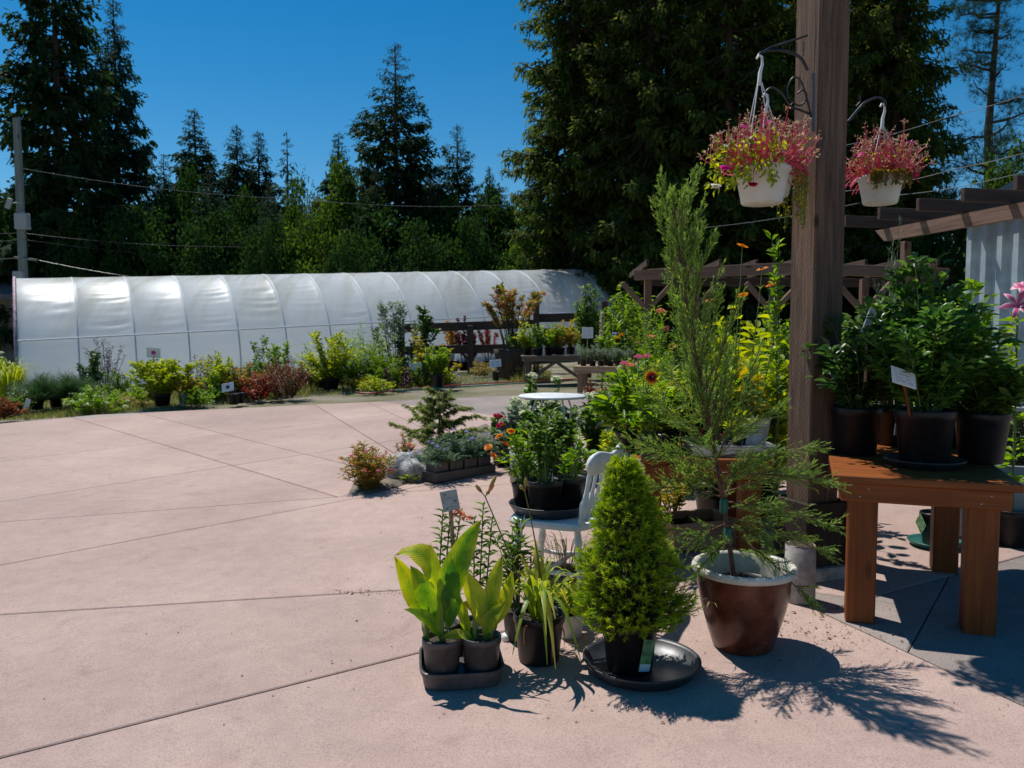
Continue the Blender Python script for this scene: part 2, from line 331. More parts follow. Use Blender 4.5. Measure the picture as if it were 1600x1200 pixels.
def drop(p, q):                                           # throw away what lies beyond the far edge p->q (p on the left)
    global cells
    a = G(*p).xy; b = G(*q).xy; cells = [k for k in (clip_side(c, a, b, 1) for c in cells) if len(k) > 2 and area(k) > .003]
drop((0, 655), (150, 648)); drop((150, 648), (430, 622)); drop((430, 622), (640, 605)); drop((640, 605), (830, 597)); drop((830, 597), (1300, 590))
cut((1325, 975), (1600, 1102))                            # slate band border
right = lambda c, p: (c[0] > 1.5 and (c[0]-1.6) > (3.55-c[1])*1.0)
left = lambda c, p: not right(c, p)
cut((0, 960), (620, 922), left)
cut((198, 1134), (648, 1021), lambda c, p: left(c, p) and c[1] < 4.0)
cut((0, 883), (575, 775), lambda c, p: left(c, p) and c[1] > 4.0)
cut((0, 816), (560, 774), lambda c, p: left(c, p) and c[1] > 5.0 and c[0] < 2.2)
cut((0, 784), (500, 706), lambda c, p: left(c, p) and c[1] > 5.5)
cut((0, 721), (500, 661), lambda c, p: left(c, p) and c[1] > 7.0)
cut((103, 649), (500, 768), lambda c, p: left(c, p) and c[1] > 5.8)
cut((225, 647), (540, 725), lambda c, p: left(c, p) and c[1] > 6.5)
cut((472, 620), (600, 698), lambda c, p: left(c, p) and c[1] > 6.8)
cut((160, 652), (640, 611), lambda c, p: left(c, p) and c[1] > 11)
cut((700, 640), (1200, 700), lambda c, p: c[1] > 7.5 and c[0] > -1)
cut((1340, 935), (1600, 972), right); cut((1430, 915), (1600, 868), right); cut((1370, 800), (1600, 770), right); cut((1450, 960), (1590, 700), right)
patio = bpy.data.objects.new('patio', None); C.objects.link(patio); patio['kind'] = 'structure'
pm = MB()
for c in cells:
    k = cent(c); n = pm.n; pm.add([(x, y, gz(x, y)-.012) for x, y in c]+[(k[0], k[1], gz(*k)-.012)], [[i, (i+1) % len(c), len(c)] for i in range(len(c))])
pm.build('joint_bed', jointm, patio, False)
def slab(c, mat, gap=.006):
    k = cent(c); n = len(c)
    def inset(d):                                         # shrink a convex polygon by d
        p = c
        for i in range(n):
            a, b = Vector(c[i]), Vector(c[(i+1) % n]); e = (b-a)
            if e.length < 1e-4: continue
            nrm = Vector((-e.y, e.x)).normalized()
            if nrm.dot(Vector(k)-a) < 0: nrm = -nrm
            a2, b2 = a+nrm*d, b+nrm*d; s = 1 if ((k[0]-a2.x)*(b2-a2).y-(k[1]-a2.y)*(b2-a2).x) > 0 else -1
            p = clip_side(p, a2, b2, s)
            if len(p) < 3: return None
        return p
    a, b = inset(gap), inset(gap+.006)
    if not a or not b: return
    bm = bmesh.new()
    if len(a) == len(b):
        A0 = [bm.verts.new((x, y, gz(x, y)-.04)) for x, y in a]; A1 = [bm.verts.new((x, y, gz(x, y)-.004)) for x, y in a]; B = [bm.verts.new((x, y, gz(x, y))) for x, y in b]
        m = len(a)
        for i in range(m):
            j = (i+1) % m
            bm.faces.new((A0[i], A0[j], A1[j], A1[i])); bm.faces.new((A1[i], A1[j], B[j], B[i]))
        bm.faces.new(B)
    else:
        B = [bm.verts.new((x, y, gz(x, y))) for x, y in a]; A0 = [bm.verts.new((x, y, gz(x, y)-.04)) for x, y in a]; m = len(a)
        for i in range(m):
            j = (i+1) % m; bm.faces.new((A0[i], A0[j], B[j], B[i]))
        bm.faces.new(B)
    bmesh.ops.recalc_face_normals(bm, faces=bm.faces[:])
    me = bpy.data.meshes.new('slab'); bm.to_mesh(me); bm.free(); put('slab', me, mat, patio)
for c in cells:
    k = cent(c); kp = to_px(k)
    a = G(160, 652).xy; b = G(640, 611).xy; far = ((k[0]-a.x)*(b-a).y-(k[1]-a.y)*(b-a).x) < 0 and k[1] > 11 and k[0] < -1.5
    slab(c, slatec if right(k, kp) else greyc if far else pinkc, .003 if right(k, kp) else .006)

# litter on the patio, gravel and grass along the greenhouse: nobody could count them
def scatter_litter():
    rs = np.random.default_rng(3); mb = MB(); P = []
    for _ in range(520):
        px, py = rs.uniform(0, 1600), 760+380*rs.uniform(0, 1)**.8
        if px < 420 and rs.uniform() < .75: continue
        p = G(px, py); P.append((p.x, p.y, p.z+.004))
    for _ in range(420):
        p = G(rs.normal(1290, 60), rs.normal(985, 22)); P.append((p.x, p.y, p.z+.004))
    for _ in range(120):
        p = G(rs.uniform(520, 620), 0*1+rs.uniform(922, 930)); P.append((p.x, p.y, p.z+.004))
    P = np.array(P); n = len(P); D = runit(rs, n); D[:, 2] *= .12; L = np.exp(rs.normal(-4.9, .6, n))
    place(mb, LANCE, P, D, np.tile([0, 0, 1.], (n, 1)), L, L*rs.uniform(.15, .7, n), rs.uniform(0, 1, n))
    o = mb.build('leaf_litter', leafmat('litter', [(.06, .03, .018), (.20, .11, .05), (.35, .26, .10)], .1), kind='stuff'); tag(o, 'dry leaf crumbs and twigs scattered over the concrete', 'litter')
scatter_litter()
def strip_points(n, rs, x0, x1, depth):                   # band between the patio's far edge and the greenhouse
    px = rs.uniform(x0, x1, n); edge = np.interp(px, [-300, 0, 150, 430, 640, 830, 1300], [670, 655, 648, 622, 605, 597, 590]); out = []
    for x, e in zip(px, edge):
        y = e-rs.uniform(0, 1)*depth*(e-522)/120-1.2; p = G(x, y); out.append((p.x, p.y, p.z))
    return np.array(out)
def gravel():
    rs = np.random.default_rng(5); P = np.concatenate([strip_points(5500, rs, 150, 620, 26), strip_points(5000, rs, 640, 850, 30)]); P[:, 2] -= .045
    n = len(P); V0 = np.array([[1, 0, 0], [0, 1, 0], [-1, 0, 0], [0, -1, 0], [0, 0, 1], [.7, .7, .3]]); s = rs.uniform(.015, .035, n)
    a = rs.uniform(0, 6.28, n); c, s_ = np.cos(a), np.sin(a); V = V0[None]*rs.uniform(.6, 1.1, (n, 6, 1)); X = V[..., 0]*c[:, None]-V[..., 1]*s_[:, None]; Y = V[..., 0]*s_[:, None]+V[..., 1]*c[:, None]
    Q = np.stack([X, Y, V[..., 2]*.8], -1)*s[:, None, None]+P[:, None]; off = np.arange(n)[:, None, None]*6
    F = np.array([[0, 5, 4], [5, 1, 4], [1, 2, 4], [2, 3, 4], [3, 0, 4]]); mb = MB(); mb.add(Q.reshape(-1, 3), (F[None]+off).reshape(-1, 3), None, .5)
    o = mb.build('gravel', gravm, None, False, 'stuff'); tag(o, 'pale grey gravel spread between the plants and the greenhouse', 'gravel')
gravel()
def grass():
    rs = np.random.default_rng(6); mb = MB()
    P = np.concatenate([strip_points(26000, rs, -150, 860, 24), strip_points(12000, rs, -100, 700, 44)]); P[:, 2] -= .05
    n = len(P); k = .45+.95*np.clip(np.sin(P[:, 0]*2.3)+np.sin(P[:, 0]*5.1+1)*.6, 0, 1); D = norm(rs.normal(size=(n, 3))*[.45, .45, .1]+[0, 0, 1]); L = rs.uniform(.08, .24, n)*k
    place(mb, NEEDLE, P, D, runit(rs, n), L, .014, rs.uniform(0, 1, n))
    o = mb.build('grass', leafmat('verge_grass', [(.10, .14, .03), (.20, .24, .05), (.42, .34, .14)], .35), kind='stuff'); tag(o, 'rough dry and green grass growing along the far patio edge', 'grass')
grass()

# ------------------------------------------------------------------ greenhouse
def greenhouse():
    P0 = G(30, 612); a = Vector((.853, .521, .055)); b = Vector((-.521, .853, 0)); LEN = 21.5; W = 3.0; H = 3.22; NB = 16
    root = thing('greenhouse', 'long hoop greenhouse covered in milky plastic film with curved ribs', 'greenhouse', P0)
    def prof(th):                                         # th 0 (front foot) .. pi (back foot)
        v = .55; q = .30                                   # straight posts, then the hoop
        if th < q: return (.12*th/q, v*th/q)
        if th > PI-q: return (2*W-.12*(PI-th)/q, v*(PI-th)/q)
        a_ = (th-q)/(PI-2*q)*PI; c, s = math.cos(a_), math.sin(a_)
        return (W-(W-.12)*math.copysign(abs(c)**1.10, c), v+(H-v)*abs(s)**1.08)
    m, nt, bs, out = newmat('poly_film'); tc = nt.nodes.new('ShaderNodeTexCoord'); at_ = N_(nt, 'ShaderNodeAttribute', attribute_name='tint')
    n1 = N_(nt, 'ShaderNodeTexNoise', Scale=1.1, Detail=7.0, Roughness=.6); n2 = N_(nt, 'ShaderNodeTexNoise', Scale=1.1, Detail=6.0, Roughness=.65); mp = nt.nodes.new('ShaderNodeMapping')
    mp.inputs['Rotation'].default_value = (0, 0, -math.atan2(.521, .853)); mp.inputs['Scale'].default_value = (1.6, .25, .12); nt.links.new(tc.outputs['Object'], mp.inputs['Vector']); nt.links.new(mp.outputs[0], n2.inputs['Vector']); nt.links.new(tc.outputs['Object'], n1.inputs['Vector'])
    r = ramp(nt, [(.3, (.80, .83, .86)), (.7, (.88, .90, .92))]); nt.links.new(n1.outputs['Fac'], r.inputs[0])
    st = ramp(nt, [(.44, (1, 1, 1)), (.66, (.60, .58, .44))]); nt.links.new(n2.outputs['Fac'], st.inputs[0]); mx = N_(nt, 'ShaderNodeMix', data_type='RGBA', blend_type='MULTIPLY'); nt.links.new(at_.outputs['Fac'], mx.inputs[0])
    nt.links.new(r.outputs[0], mx.inputs[6]); nt.links.new(st.outputs[0], mx.inputs[7]); nt.links.new(mx.outputs[2], bs.inputs['Base Color']); bs.inputs['Roughness'].default_value = .36; bs.inputs['Specular IOR Level'].default_value = .95
    tr = nt.nodes.new('ShaderNodeBsdfTranslucent'); tr.inputs['Color'].default_value = (.95, .97, .98, 1); ms = N_(nt, 'ShaderNodeMixShader', Fac=.58); m3 = N_(nt, 'ShaderNodeMix', data_type='RGBA', blend_type='MULTIPLY'); nt.links.new(at_.outputs['Fac'], m3.inputs[0]); m3.inputs[6].default_value = (.95, .97, .98, 1); nt.links.new(st.outputs[0], m3.inputs[7]); nt.links.new(m3.outputs[2], tr.inputs['Color']); nt.links.new(bs.outputs[0], ms.inputs[1]); nt.links.new(tr.outputs[0], ms.inputs[2]); nt.links.new(ms.outputs[0], out.inputs['Surface'])
    rs = np.random.default_rng(2); nu = NB*14+1; nv = 300; A = np.array(a); B = np.array(b)
    ph = rs.uniform(0, 6.28, (NB, 6)); fr = rs.uniform(90, 330, (NB, 6)); cen = rs.uniform(.17, .37, (NB, 6)); U = np.linspace(0, NB, nu); bay = np.minimum(U.astype(int), NB-1); f = (U-bay)[:, None]; S = np.linspace(0, 1, nv)[None]
    pq = np.array([prof(t_*PI) for t_ in S[0]]); y, z = pq[None, :, 0], pq[None, :, 1]; sag = np.sin(PI*np.clip(f, 0, 1))**.7
    d = -(.010+.085*np.clip((.46-S)/.22, 0, 1)**.8*np.clip(S/.12, 0, 1))*sag
    w = sum(np.exp(-((S-cen[bay, q][:, None])/.055)**2)*np.sin(fr[bay, q][:, None]*S+ph[bay, q][:, None]+f*(q-2.5)*1.4) for q in range(6))   # slack film gathers in ripples towards each rib
    d = d+.0075*w*sag*(.12+.88*f**1.5)*rs.uniform(.4, 1.5, NB)[bay][:, None]
    yy = y+(W-y)*(-d)/3.0; zz = z*(1+d/3.0); V = A*(U/NB*LEN)[:, None, None]+B*yy[..., None]+np.array([0, 0, 1.])*(zz-.25)[..., None]; T = np.broadcast_to(np.maximum(0, 1-np.abs(S-.5)/.30)**.6, (nu, nv))
    ii = (np.arange(nu-1)[:, None]*nv+np.arange(nv-1)[None]).ravel()
    mb = MB(); mb.add(V.reshape(-1, 3), None, np.stack([ii, ii+nv, ii+nv+1, ii+1], -1), T.ravel()); mb.build('film_cover', m, root)
    ribm = plain('rib_tape', (.66, .69, .72), .5, noise=.1)
    for k in range(NB+1):
        q = np.array([prof(t) for t in np.linspace(.02, PI-.02, 60)]); pts = A*(k/NB*LEN)+B*q[:, :1]+np.array([[0, 0, 1.]])*(q[:, 1:]-.25-.012)
        mb = MB(); tubes(mb, pts, .02, 6); mb.build('rib', ribm, root)
    hs_ = [.9]
    th = .62; y, z = prof(th)                             # the rail that clamps the film along the front side
    mb = MB(); tubes(mb, np.array([A*(t*LEN)+B*(y-.03)+np.array([0, 0, z-.25]) for t in np.linspace(0, 1, 12)]), .022, 6); mb.build('clamp_rail', ribm, root)
    fl = MB(); fl.add([list(A*u_*LEN+B*v_+np.array([0, 0, -.03])) for u_, v_ in ((.004, .15), (.996, .15), (.996, 5.85), (.004, 5.85))], None, [[0, 1, 2, 3]]); fl.build('bounce_sheet', plain('pale_bounce_sheet', (.42, .42, .40), .8, noise=.1, scale=2), root, False)  # added pale sheet, unseen from outside, bounces light up into the film
    # closed far end and framed near end
    for k, nm in ((0, 'end_wall'), (1, 'end_wall')):
        q = np.array([prof(t) for t in np.linspace(0, PI, 48)])*.995; c = A*(k*LEN)+(A*.06 if k == 0 else -A*.06)
        P = c+B*q[:, :1]+np.array([[0, 0, 1.]])*(q[:, 1:]-.25); P[:, 1] += 0
        cc = c+B*W; mb = MB(); mb.add(np.concatenate([P, [cc]]), [[i, i+1, 48] for i in range(47)]); mb.build(nm, m, root, False)
    q = np.array([prof(t) for t in np.linspace(0, PI, 70)]); mb = MB(); tubes(mb, B*q[:, :1]*1.0-A*.03+np.array([[0, 0, 1.]])*(q[:, 1:]-.24), .045, 6)
    me = mb.build('end_hoop', plain('red_white_lacing', (.42, .28, .33), .6, noise=.5, scale=9), root)
    return P0, a, b, LEN
GH = greenhouse()

# ------------------------------------------------------------------ trees
fir_cols = [(.012, .030, .012), (.025, .055, .020), (.045, .085, .025)]
firm = leafmat('fir_needles', fir_cols, .28, .75, spec=.08); firm2 = leafmat('blue_fir_needles', [(.012, .034, .02), (.03, .065, .035), (.05, .09, .04)], .28, .75, spec=.08)
cedarm = leafmat('cedar_sprays', [(.02, .042, .011), (.07, .105, .022), (.15, .18, .036)], .45, .75, spec=.08)
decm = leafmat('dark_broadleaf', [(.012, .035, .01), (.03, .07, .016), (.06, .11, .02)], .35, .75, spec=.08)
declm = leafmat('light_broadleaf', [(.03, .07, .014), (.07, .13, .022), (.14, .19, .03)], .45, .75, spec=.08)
def conifer_mesh(key, H=1.0, Rr=.26, nb=120, tw=16, droop=.25, power=.85, seed=1, start=.06, sp=.03, wide=.42, curl=.6):
    """unit-height conifer: trunk at origin, whorls of boughs carrying flat sprays."""
    rs = np.random.default_rng(seed); f = MB(); w = MB()
    n = nb; z = start+(1-start)*np.linspace(0, 1, n)**.92*.985; z += rs.normal(0, .006, n); az = np.arange(n)*2.4+rs.normal(0, .5, n)
    Lb = Rr*np.maximum(1-z, .0)**power*rs.uniform(.55, 1.12, n)+.008
    Lb[z < .18] *= rs.uniform(.5, 1, (z < .18).sum()); el = .45*z-droop+rs.normal(0, .10, n)
    out = np.stack([np.cos(az), np.sin(az), np.zeros(n)], 1); T = np.linspace(0, 1, 7)
    base = np.stack([np.zeros(n), np.zeros(n), z], 1)
    def pt(i, t): return base[i]+out[i]*(Lb[i]*t)[:, None]+np.array([0, 0, 1.])*(Lb[i]*(np.tan(el[i])*t-curl*droop*(t-t*t*t)))[:, None]
    idx = np.repeat(np.arange(n), 7); P = pt(idx, np.tile(T, n)).reshape(n, 7, 3); tubes(w, P, np.linspace(.0035, .0008, 7)[None]*(Lb/Rr+.3)[:, None], 4)
    tubes(w, np.stack([np.zeros(9), np.zeros(9), np.linspace(-.02, 1, 9)], 1)*np.array([1, 1, 1.]), np.linspace(.017, .001, 9), 8)
    cnt = np.maximum((Lb/Rr*tw*2.2).astype(int), 5); ii = np.repeat(np.arange(n), cnt); m = len(ii); t = rs.uniform(.12, 1, m)**.8
    p = pt(ii, t); side = np.where(rs.uniform(size=m) < .5, 1, -1); per = np.stack([-np.sin(az[ii]), np.cos(az[ii]), np.zeros(m)], 1)
    d = norm(out[ii]*rs.uniform(.3, 1.0, m)[:, None]+per*(side*rs.uniform(.1, 1, m))[:, None]+np.array([0, 0, 1.])*rs.uniform(-.75, .12, m)[:, None]); tf = np.clip((1-z[ii])*4.0, .38, 1); tl = (wide*Lb[ii]*(1-t*.75)+sp*tf)*rs.uniform(.5, 1.1, m)
    tone = np.clip(rs.normal(.45, .22, m)+.25*(t-.5), 0, 1)
    k = 3                                                 # sprays along each twig
    for q in range(k):
        pp = p+d*(tl*(q/k)*.9)[:, None]+rs.normal(0, .004, (m, 3)); dd = norm(d+rs.normal(0, .35, (m, 3))+[0, 0, -.12])
        place(f, SPRAY, pp, dd, norm(np.array([0, 0, 1.])+rs.normal(0, .45, (m, 3))), np.maximum(tl*.62, sp*tf)*rs.uniform(.7, 1.2, m), np.maximum(tl*.34, sp*.45*tf), np.clip(tone+rs.normal(0, .1, m), 0, 1))
    return f.mesh(key+'_foliage'), w.mesh(key+'_wood')
CON = {}
for key, kw in dict(fir_a=dict(Rr=.24, nb=250, tw=21, droop=.22, seed=11, sp=.02, wide=.34), fir_b=dict(Rr=.20, nb=220, tw=21, droop=.18, seed=12, sp=.024, wide=.36, power=.78), fir_c=dict(Rr=.30, nb=230, tw=23, droop=.12, seed=13, power=.85, sp=.018, wide=.30),
                    spindly=dict(Rr=.22, nb=60, tw=13, droop=.05, seed=14, power=1.0), cedar_a=dict(Rr=.20, nb=340, tw=33, droop=.42, seed=15, power=.55, wide=.21, sp=.0106), cedar_b=dict(Rr=.22, nb=310, tw=33, droop=.5, seed=16, power=.5, wide=.20, sp=.0106)).items():
    CON[key] = conifer_mesh(key, **kw)
def tree_thing(name, label, cat, key, px, Y, toppy, hw, mat, group, rz=0):
    b = gp(px, Y); H = at(px, toppy, Y).z-b.z; Rr = {'fir_a': .24, 'fir_b': .2, 'fir_c': .3, 'spindly': .22, 'cedar_a': .2, 'cedar_b': .22}[key]
    s = (hw*Y/FPX)/(Rr*H)
    t = thing(name, label, cat, b, rz, group)
    f, w = CON[key]; fo = put('crown', f, None, t, 'stuff', scale=(H*s, H*s, H)); tr = put('trunk', w, None, t, scale=(H*min(s, 1.3), H*min(s, 1.3), H))
    if not f.materials: f.materials.append(mat)
    if not w.materials: w.materials.append(barkm)
    fo.material_slots[0].link = 'OBJECT'; fo.material_slots[0].material = mat
    return t
for i, (lab, key, px, Y, tp, hw, mt) in enumerate([
    ('tallest dark fir standing behind the utility pole', 'fir_a', 105, 36, -190, 150, firm), ('broad fir with ragged tip boughs next to the tallest fir', 'fir_a', 195, 40, -20, 105, firm2),
    ('slim fir just beside the two tallest firs at the pole end', 'fir_b', 314, 42, 168, 88, firm2), ('pointed fir with a narrow tip between two other slim firs', 'fir_b', 378, 44, 194, 78, firm2),
    ('narrow pointed fir crowding close to the thin spindly one', 'fir_b', 411, 45, 203, 68, firm2), ('thin spindly fir with a bare leading shoot', 'spindly', 455, 41, 205, 72, firm2), ('small steep dark fir showing behind the light green tree', 'fir_b', 534, 48, 205, 64, firm2),
    ('big ragged fir rising alone above the middle of the greenhouse', 'fir_c', 622, 38, 66, 160, firm), ('young open fir with upswept boughs beside the big ragged fir', 'fir_c', 716, 40, 193, 110, firm2)]):
    tree_thing('fir_tree', lab, 'tree', key, px, Y, tp, hw, mt, 'firs behind the greenhouse', i*1.3)
for i, (lab, key, px, Y, tp, hw) in enumerate([
    ('tall cedar with drooping sprays at the open sky end of the cedars', 'cedar_a', 895, 33, -330, 135), ('tall cedar behind the far end of the greenhouse', 'cedar_b', 1010, 31, -380, 140), ('tall cedar behind the first hanging basket', 'cedar_a', 1130, 30, -400, 150),
    ('tall dark cedar directly behind the timber post', 'cedar_b', 1260, 31, -380, 150), ('tall dark cedar behind the second hanging basket', 'cedar_a', 1385, 32, -330, 130)]):
    tree_thing('cedar_tree', lab, 'tree', key, px, Y, tp, hw, cedarm, 'tall cedars behind the far pergola', i*2.1)
for i, (px, Y, tp, hw, lab) in enumerate([(950, 37, -250, 150, 'second rank cedar showing between the first two tall cedars'), (1070, 36, -300, 150, 'second rank cedar behind the leaning juniper tip'), (1195, 37, -320, 150, 'second rank cedar between the first basket and the timber post'), (1320, 37, -300, 150, 'second rank cedar between the timber post and the second basket')]):
    tree_thing('cedar_tree', lab, 'tree', ('cedar_b', 'cedar_a')[i % 2], px, Y, tp, hw, cedarm, 'tall cedars behind the far pergola', i*1.9+.7)
tree_thing('cedar_tree', 'younger cedar filling in low below the tall ones by the greenhouse end', 'tree', 'cedar_b', 835, 36, 250, 60, cedarm, 'tall cedars behind the far pergola', .4)
for i, (px, Y, tp, hw, mt, lab) in enumerate([(335, 36, 255, 78, firm2, 'mid height fir with spreading boughs under the slim firs'), (265, 37, 240, 70, firm, 'mid height dark fir at the foot of the broad ragged tipped fir'), (425, 36, 282, 70, firm2, 'mid height fir filling in below the narrow firs'), (590, 35, 262, 80, firm, 'mid height fir leaning into the big ragged fir'), (675, 36, 270, 75, firm, 'mid height dark fir between the big ragged fir and the young open fir'), (765, 38, 262, 70, firm2, 'mid height fir just before the cedars begin'), (500, 37, 300, 60, cedarm, 'low soft cedar at the foot of the small steep fir')]):
    tree_thing('fir_tree', lab, 'tree', ('fir_c', 'fir_a', 'cedar_b')[2 if mt is cedarm else i % 2], px, Y, tp, hw, mt, 'firs behind the greenhouse', i*.9+.3)
back = [(x, 55+6*math.sin(x), 330-70*abs(math.sin(x*.021)), 80) for x in range(-60, 1750, 105)]
for i, (px, Y, tp, hw) in enumerate(back):
    tree_thing('distant_conifer', 'dark conifer in the farthest row of trees behind all the others', 'tree', ('fir_a', 'fir_b', 'cedar_a')[i % 3], px, Y, tp, hw, firm, 'farthest row of conifers', i)
def broad_mesh(key, seed, ncl=70, nl=130, lsz=.035):
    """unit broadleaf crown: height 1, radius .5, clumps of leaves down to the ground."""
    rs = np.random.default_rng(seed); f = MB(); w = MB(); c = []
    while len(c) < ncl:
        p = rs.uniform(-1, 1, 3); r = np.linalg.norm(p)
        if r < 1 and r > .45: c.append(p)
    c = np.array(c)*[.42, .42, .46]+[0, 0, .52]; c[:, 2] = np.maximum(c[:, 2], .05)
    ii = np.repeat(np.arange(ncl), nl); n = len(ii); p = c[ii]+rs.normal(0, 1, (n, 3))*[.055, .055, .045]
    tone = np.clip(rs.normal(.4, .15, ncl)[ii]+rs.normal(0, .18, n), 0, 1)
    place(f, OVAL, p, norm(rs.normal(size=(n, 3))+[0, 0, -.5]), norm(rs.normal(0, .6, (n, 3))+[0, 0, 1]), lsz*rs.uniform(.6, 1.3, n), lsz*.6, tone)
    k = min(ncl, 30); tt = np.linspace(0, 1, 6); b = np.zeros((k, 1, 3)); b[..., 2] = .1; e = c[:k, None]; m = e*[.3, .3, .6]; P = bez(b, m, e, tt[None].repeat(k, 0)); tubes(w, P, np.linspace(.012, .003, 6), 5)
    tubes(w, np.array([[0, 0, -.05], [.005, 0, .12], [0, .01, .3], [.01, 0, .5]]), [.03, .026, .02, .012], 8)
    return f.mesh(key+'_foliage'), w.mesh(key+'_wood')
BRO = [broad_mesh('broad%d' % i, 30+i) for i in range(3)]
def broad_tree(label, px, Y, toppy, hw, mat, i, group='broadleaf trees behind the greenhouse', name='broadleaf_tree'):
    b = gp(px, Y); H = at(px, toppy, Y).z-b.z; w2 = hw*Y/FPX*2; t = thing(name, label, 'tree', b, i*1.7, group); f, w = BRO[i % 3]
    fo = put('crown', f, mat, t, 'stuff', scale=(w2, w2, H)); put('trunk', w, barkm, t, scale=(w2, w2, H)); fo.material_slots[0].link = 'OBJECT'; fo.material_slots[0].material = mat
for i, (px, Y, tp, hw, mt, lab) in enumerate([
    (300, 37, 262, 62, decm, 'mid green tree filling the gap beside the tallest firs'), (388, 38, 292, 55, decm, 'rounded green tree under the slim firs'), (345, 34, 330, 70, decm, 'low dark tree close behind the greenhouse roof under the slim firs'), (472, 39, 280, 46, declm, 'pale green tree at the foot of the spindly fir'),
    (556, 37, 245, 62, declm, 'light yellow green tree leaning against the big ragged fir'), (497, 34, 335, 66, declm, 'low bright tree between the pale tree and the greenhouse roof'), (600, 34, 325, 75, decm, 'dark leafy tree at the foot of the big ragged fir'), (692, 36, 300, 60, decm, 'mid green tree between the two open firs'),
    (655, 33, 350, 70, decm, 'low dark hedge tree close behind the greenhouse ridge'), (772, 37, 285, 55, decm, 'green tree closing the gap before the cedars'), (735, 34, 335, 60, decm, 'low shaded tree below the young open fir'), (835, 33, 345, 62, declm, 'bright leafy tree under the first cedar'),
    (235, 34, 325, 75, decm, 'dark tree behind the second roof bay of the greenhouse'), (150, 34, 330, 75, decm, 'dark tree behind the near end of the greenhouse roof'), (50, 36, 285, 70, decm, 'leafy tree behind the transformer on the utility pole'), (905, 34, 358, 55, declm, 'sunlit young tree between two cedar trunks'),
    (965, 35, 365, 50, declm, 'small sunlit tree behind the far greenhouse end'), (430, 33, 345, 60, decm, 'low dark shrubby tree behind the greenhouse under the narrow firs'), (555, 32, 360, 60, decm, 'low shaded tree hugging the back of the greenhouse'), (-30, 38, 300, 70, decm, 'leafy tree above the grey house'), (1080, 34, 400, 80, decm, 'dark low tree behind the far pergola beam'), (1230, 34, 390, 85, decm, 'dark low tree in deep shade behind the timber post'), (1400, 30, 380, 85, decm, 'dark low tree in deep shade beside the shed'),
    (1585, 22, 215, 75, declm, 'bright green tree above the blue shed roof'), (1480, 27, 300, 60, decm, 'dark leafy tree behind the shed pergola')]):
    broad_tree(lab, px, Y, tp, hw, mt, i)
def pine(px, Y, toppy, hw, label):
    rs = np.random.default_rng(44); b = gp(px, Y); H = at(px, toppy, Y).z-b.z; Rr = hw*Y/FPX; t = thing('pine_tree', label, 'tree', b)
    w = MB(); f = MB(); tubes(w, np.array([[0, 0, -.2], [.1, 0, H*.3], [-.05, .1, H*.6], [.1, 0, H]]), [.22, .18, .12, .04], 8)
    n = 46; z = H*rs.uniform(.3, 1, n); az = rs.uniform(0, 6.28, n); L = Rr*rs.uniform(.4, 1, n)*(1.15-.6*z/H); K = 7; tt = np.linspace(0, 1, K)
    o = np.stack([np.cos(az), np.sin(az)], 1); P = np.zeros((n, K, 3)); P[..., :2] = o[:, None]*(L[:, None]*tt)[..., None]; P[..., 2] = z[:, None]+L[:, None]*(.25*tt**2-.05*tt); P += rs.normal(0, .06, P.shape)*tt[None, :, None]; tubes(w, P, np.linspace(.05, .012, K), 5)
    m = 1900; ii = rs.integers(0, n, m); k = rs.integers(2, K, m); p = P[ii, k]+rs.normal(0, .22, (m, 3)); q = 18
    p2 = np.repeat(p, q, 0); d = norm(rs.normal(size=(m*q, 3))+[0, 0, .5]); place(f, NEEDLE, p2, d, runit(rs, m*q), rs.uniform(.12, .24, m*q), .012, np.repeat(rs.uniform(0, 1, m), q))
    f.build('crown', firm2, t, True, 'stuff'); w.build('trunk', barkm, t)
pine(1535, 25, -40, 110, 'open crowned pine with long needles against the sky beyond the shed')

# ------------------------------------------------------------------ far structures
wirem = plain('aged_wire', (.16, .165, .17), .6, noise=.1)
def cable(label, pts, r=.012, col=None, n=24):
    P = np.array([list(p) for p in pts]); t = np.linspace(0, 1, n); out = []
    for i in range(len(P)-1):
        a, b = P[i], P[i+1]; L = np.linalg.norm(b-a)
        for q in t[:-1] if i < len(P)-2 else t: out.append(a+(b-a)*q-np.array([0, 0, L*.02*4*q*(1-q)]))
    mb = MB(); tubes(mb, np.array(out), r, 5); o = mb.build('overhead_cable', col or iron); return tag(o, label, 'cable', 'overhead cables')
def utility_pole():
    b = gp(44, 28.5); top = at(26, 185, 28.5); t = thing('utility_pole', 'leaning grey utility pole with a transformer box behind the greenhouse', 'utility pole', b); d = top-b
    pm_ = wood('grey_pole', (.14, .16, .15), (.26, .28, .26), 'z', .9, .4); mb = MB(); tubes(mb, np.array([list(d*q) for q in np.linspace(-.03, 1, 8)]), np.linspace(.17, .12, 8), 12); mb.build('pole', pm_, t)
    loc = lambda px, py: at(px, py, 28.3)-b
    box('transformer_box', loc(35, 346), (.42, .3, .56), palep, t, ch=.02); box('insulator', loc(35, 333), (.12, .12, .1), palep, t, ch=.02)
    box('junction_box', loc(29, 430), (.34, .2, .28), palep, t, ch=.02); box('lamp_head', loc(14, 318), (.16, .12, .38), palep, t, (0, .35, 0), .02)
    mb = MB(); tubes(mb, np.array([loc(16, 317), loc(32, 317)]), .025, 6); mb.build('lamp_arm', palep, t)
    mb = MB(); tubes(mb, np.array([loc(20, 402)+Vector((0, .1, 0)), loc(56, 406)+Vector((0, .1, 0))]), .05, 6); mb.build('cross_arm', pm_, t)
utility_pole()
p = lambda px, py, Y=28.4: at(px, py, Y)
cable('thick cable running level out past the pole at its cross arm', [p(-60, 406), p(38, 402), p(330, 446, 29)], .018)
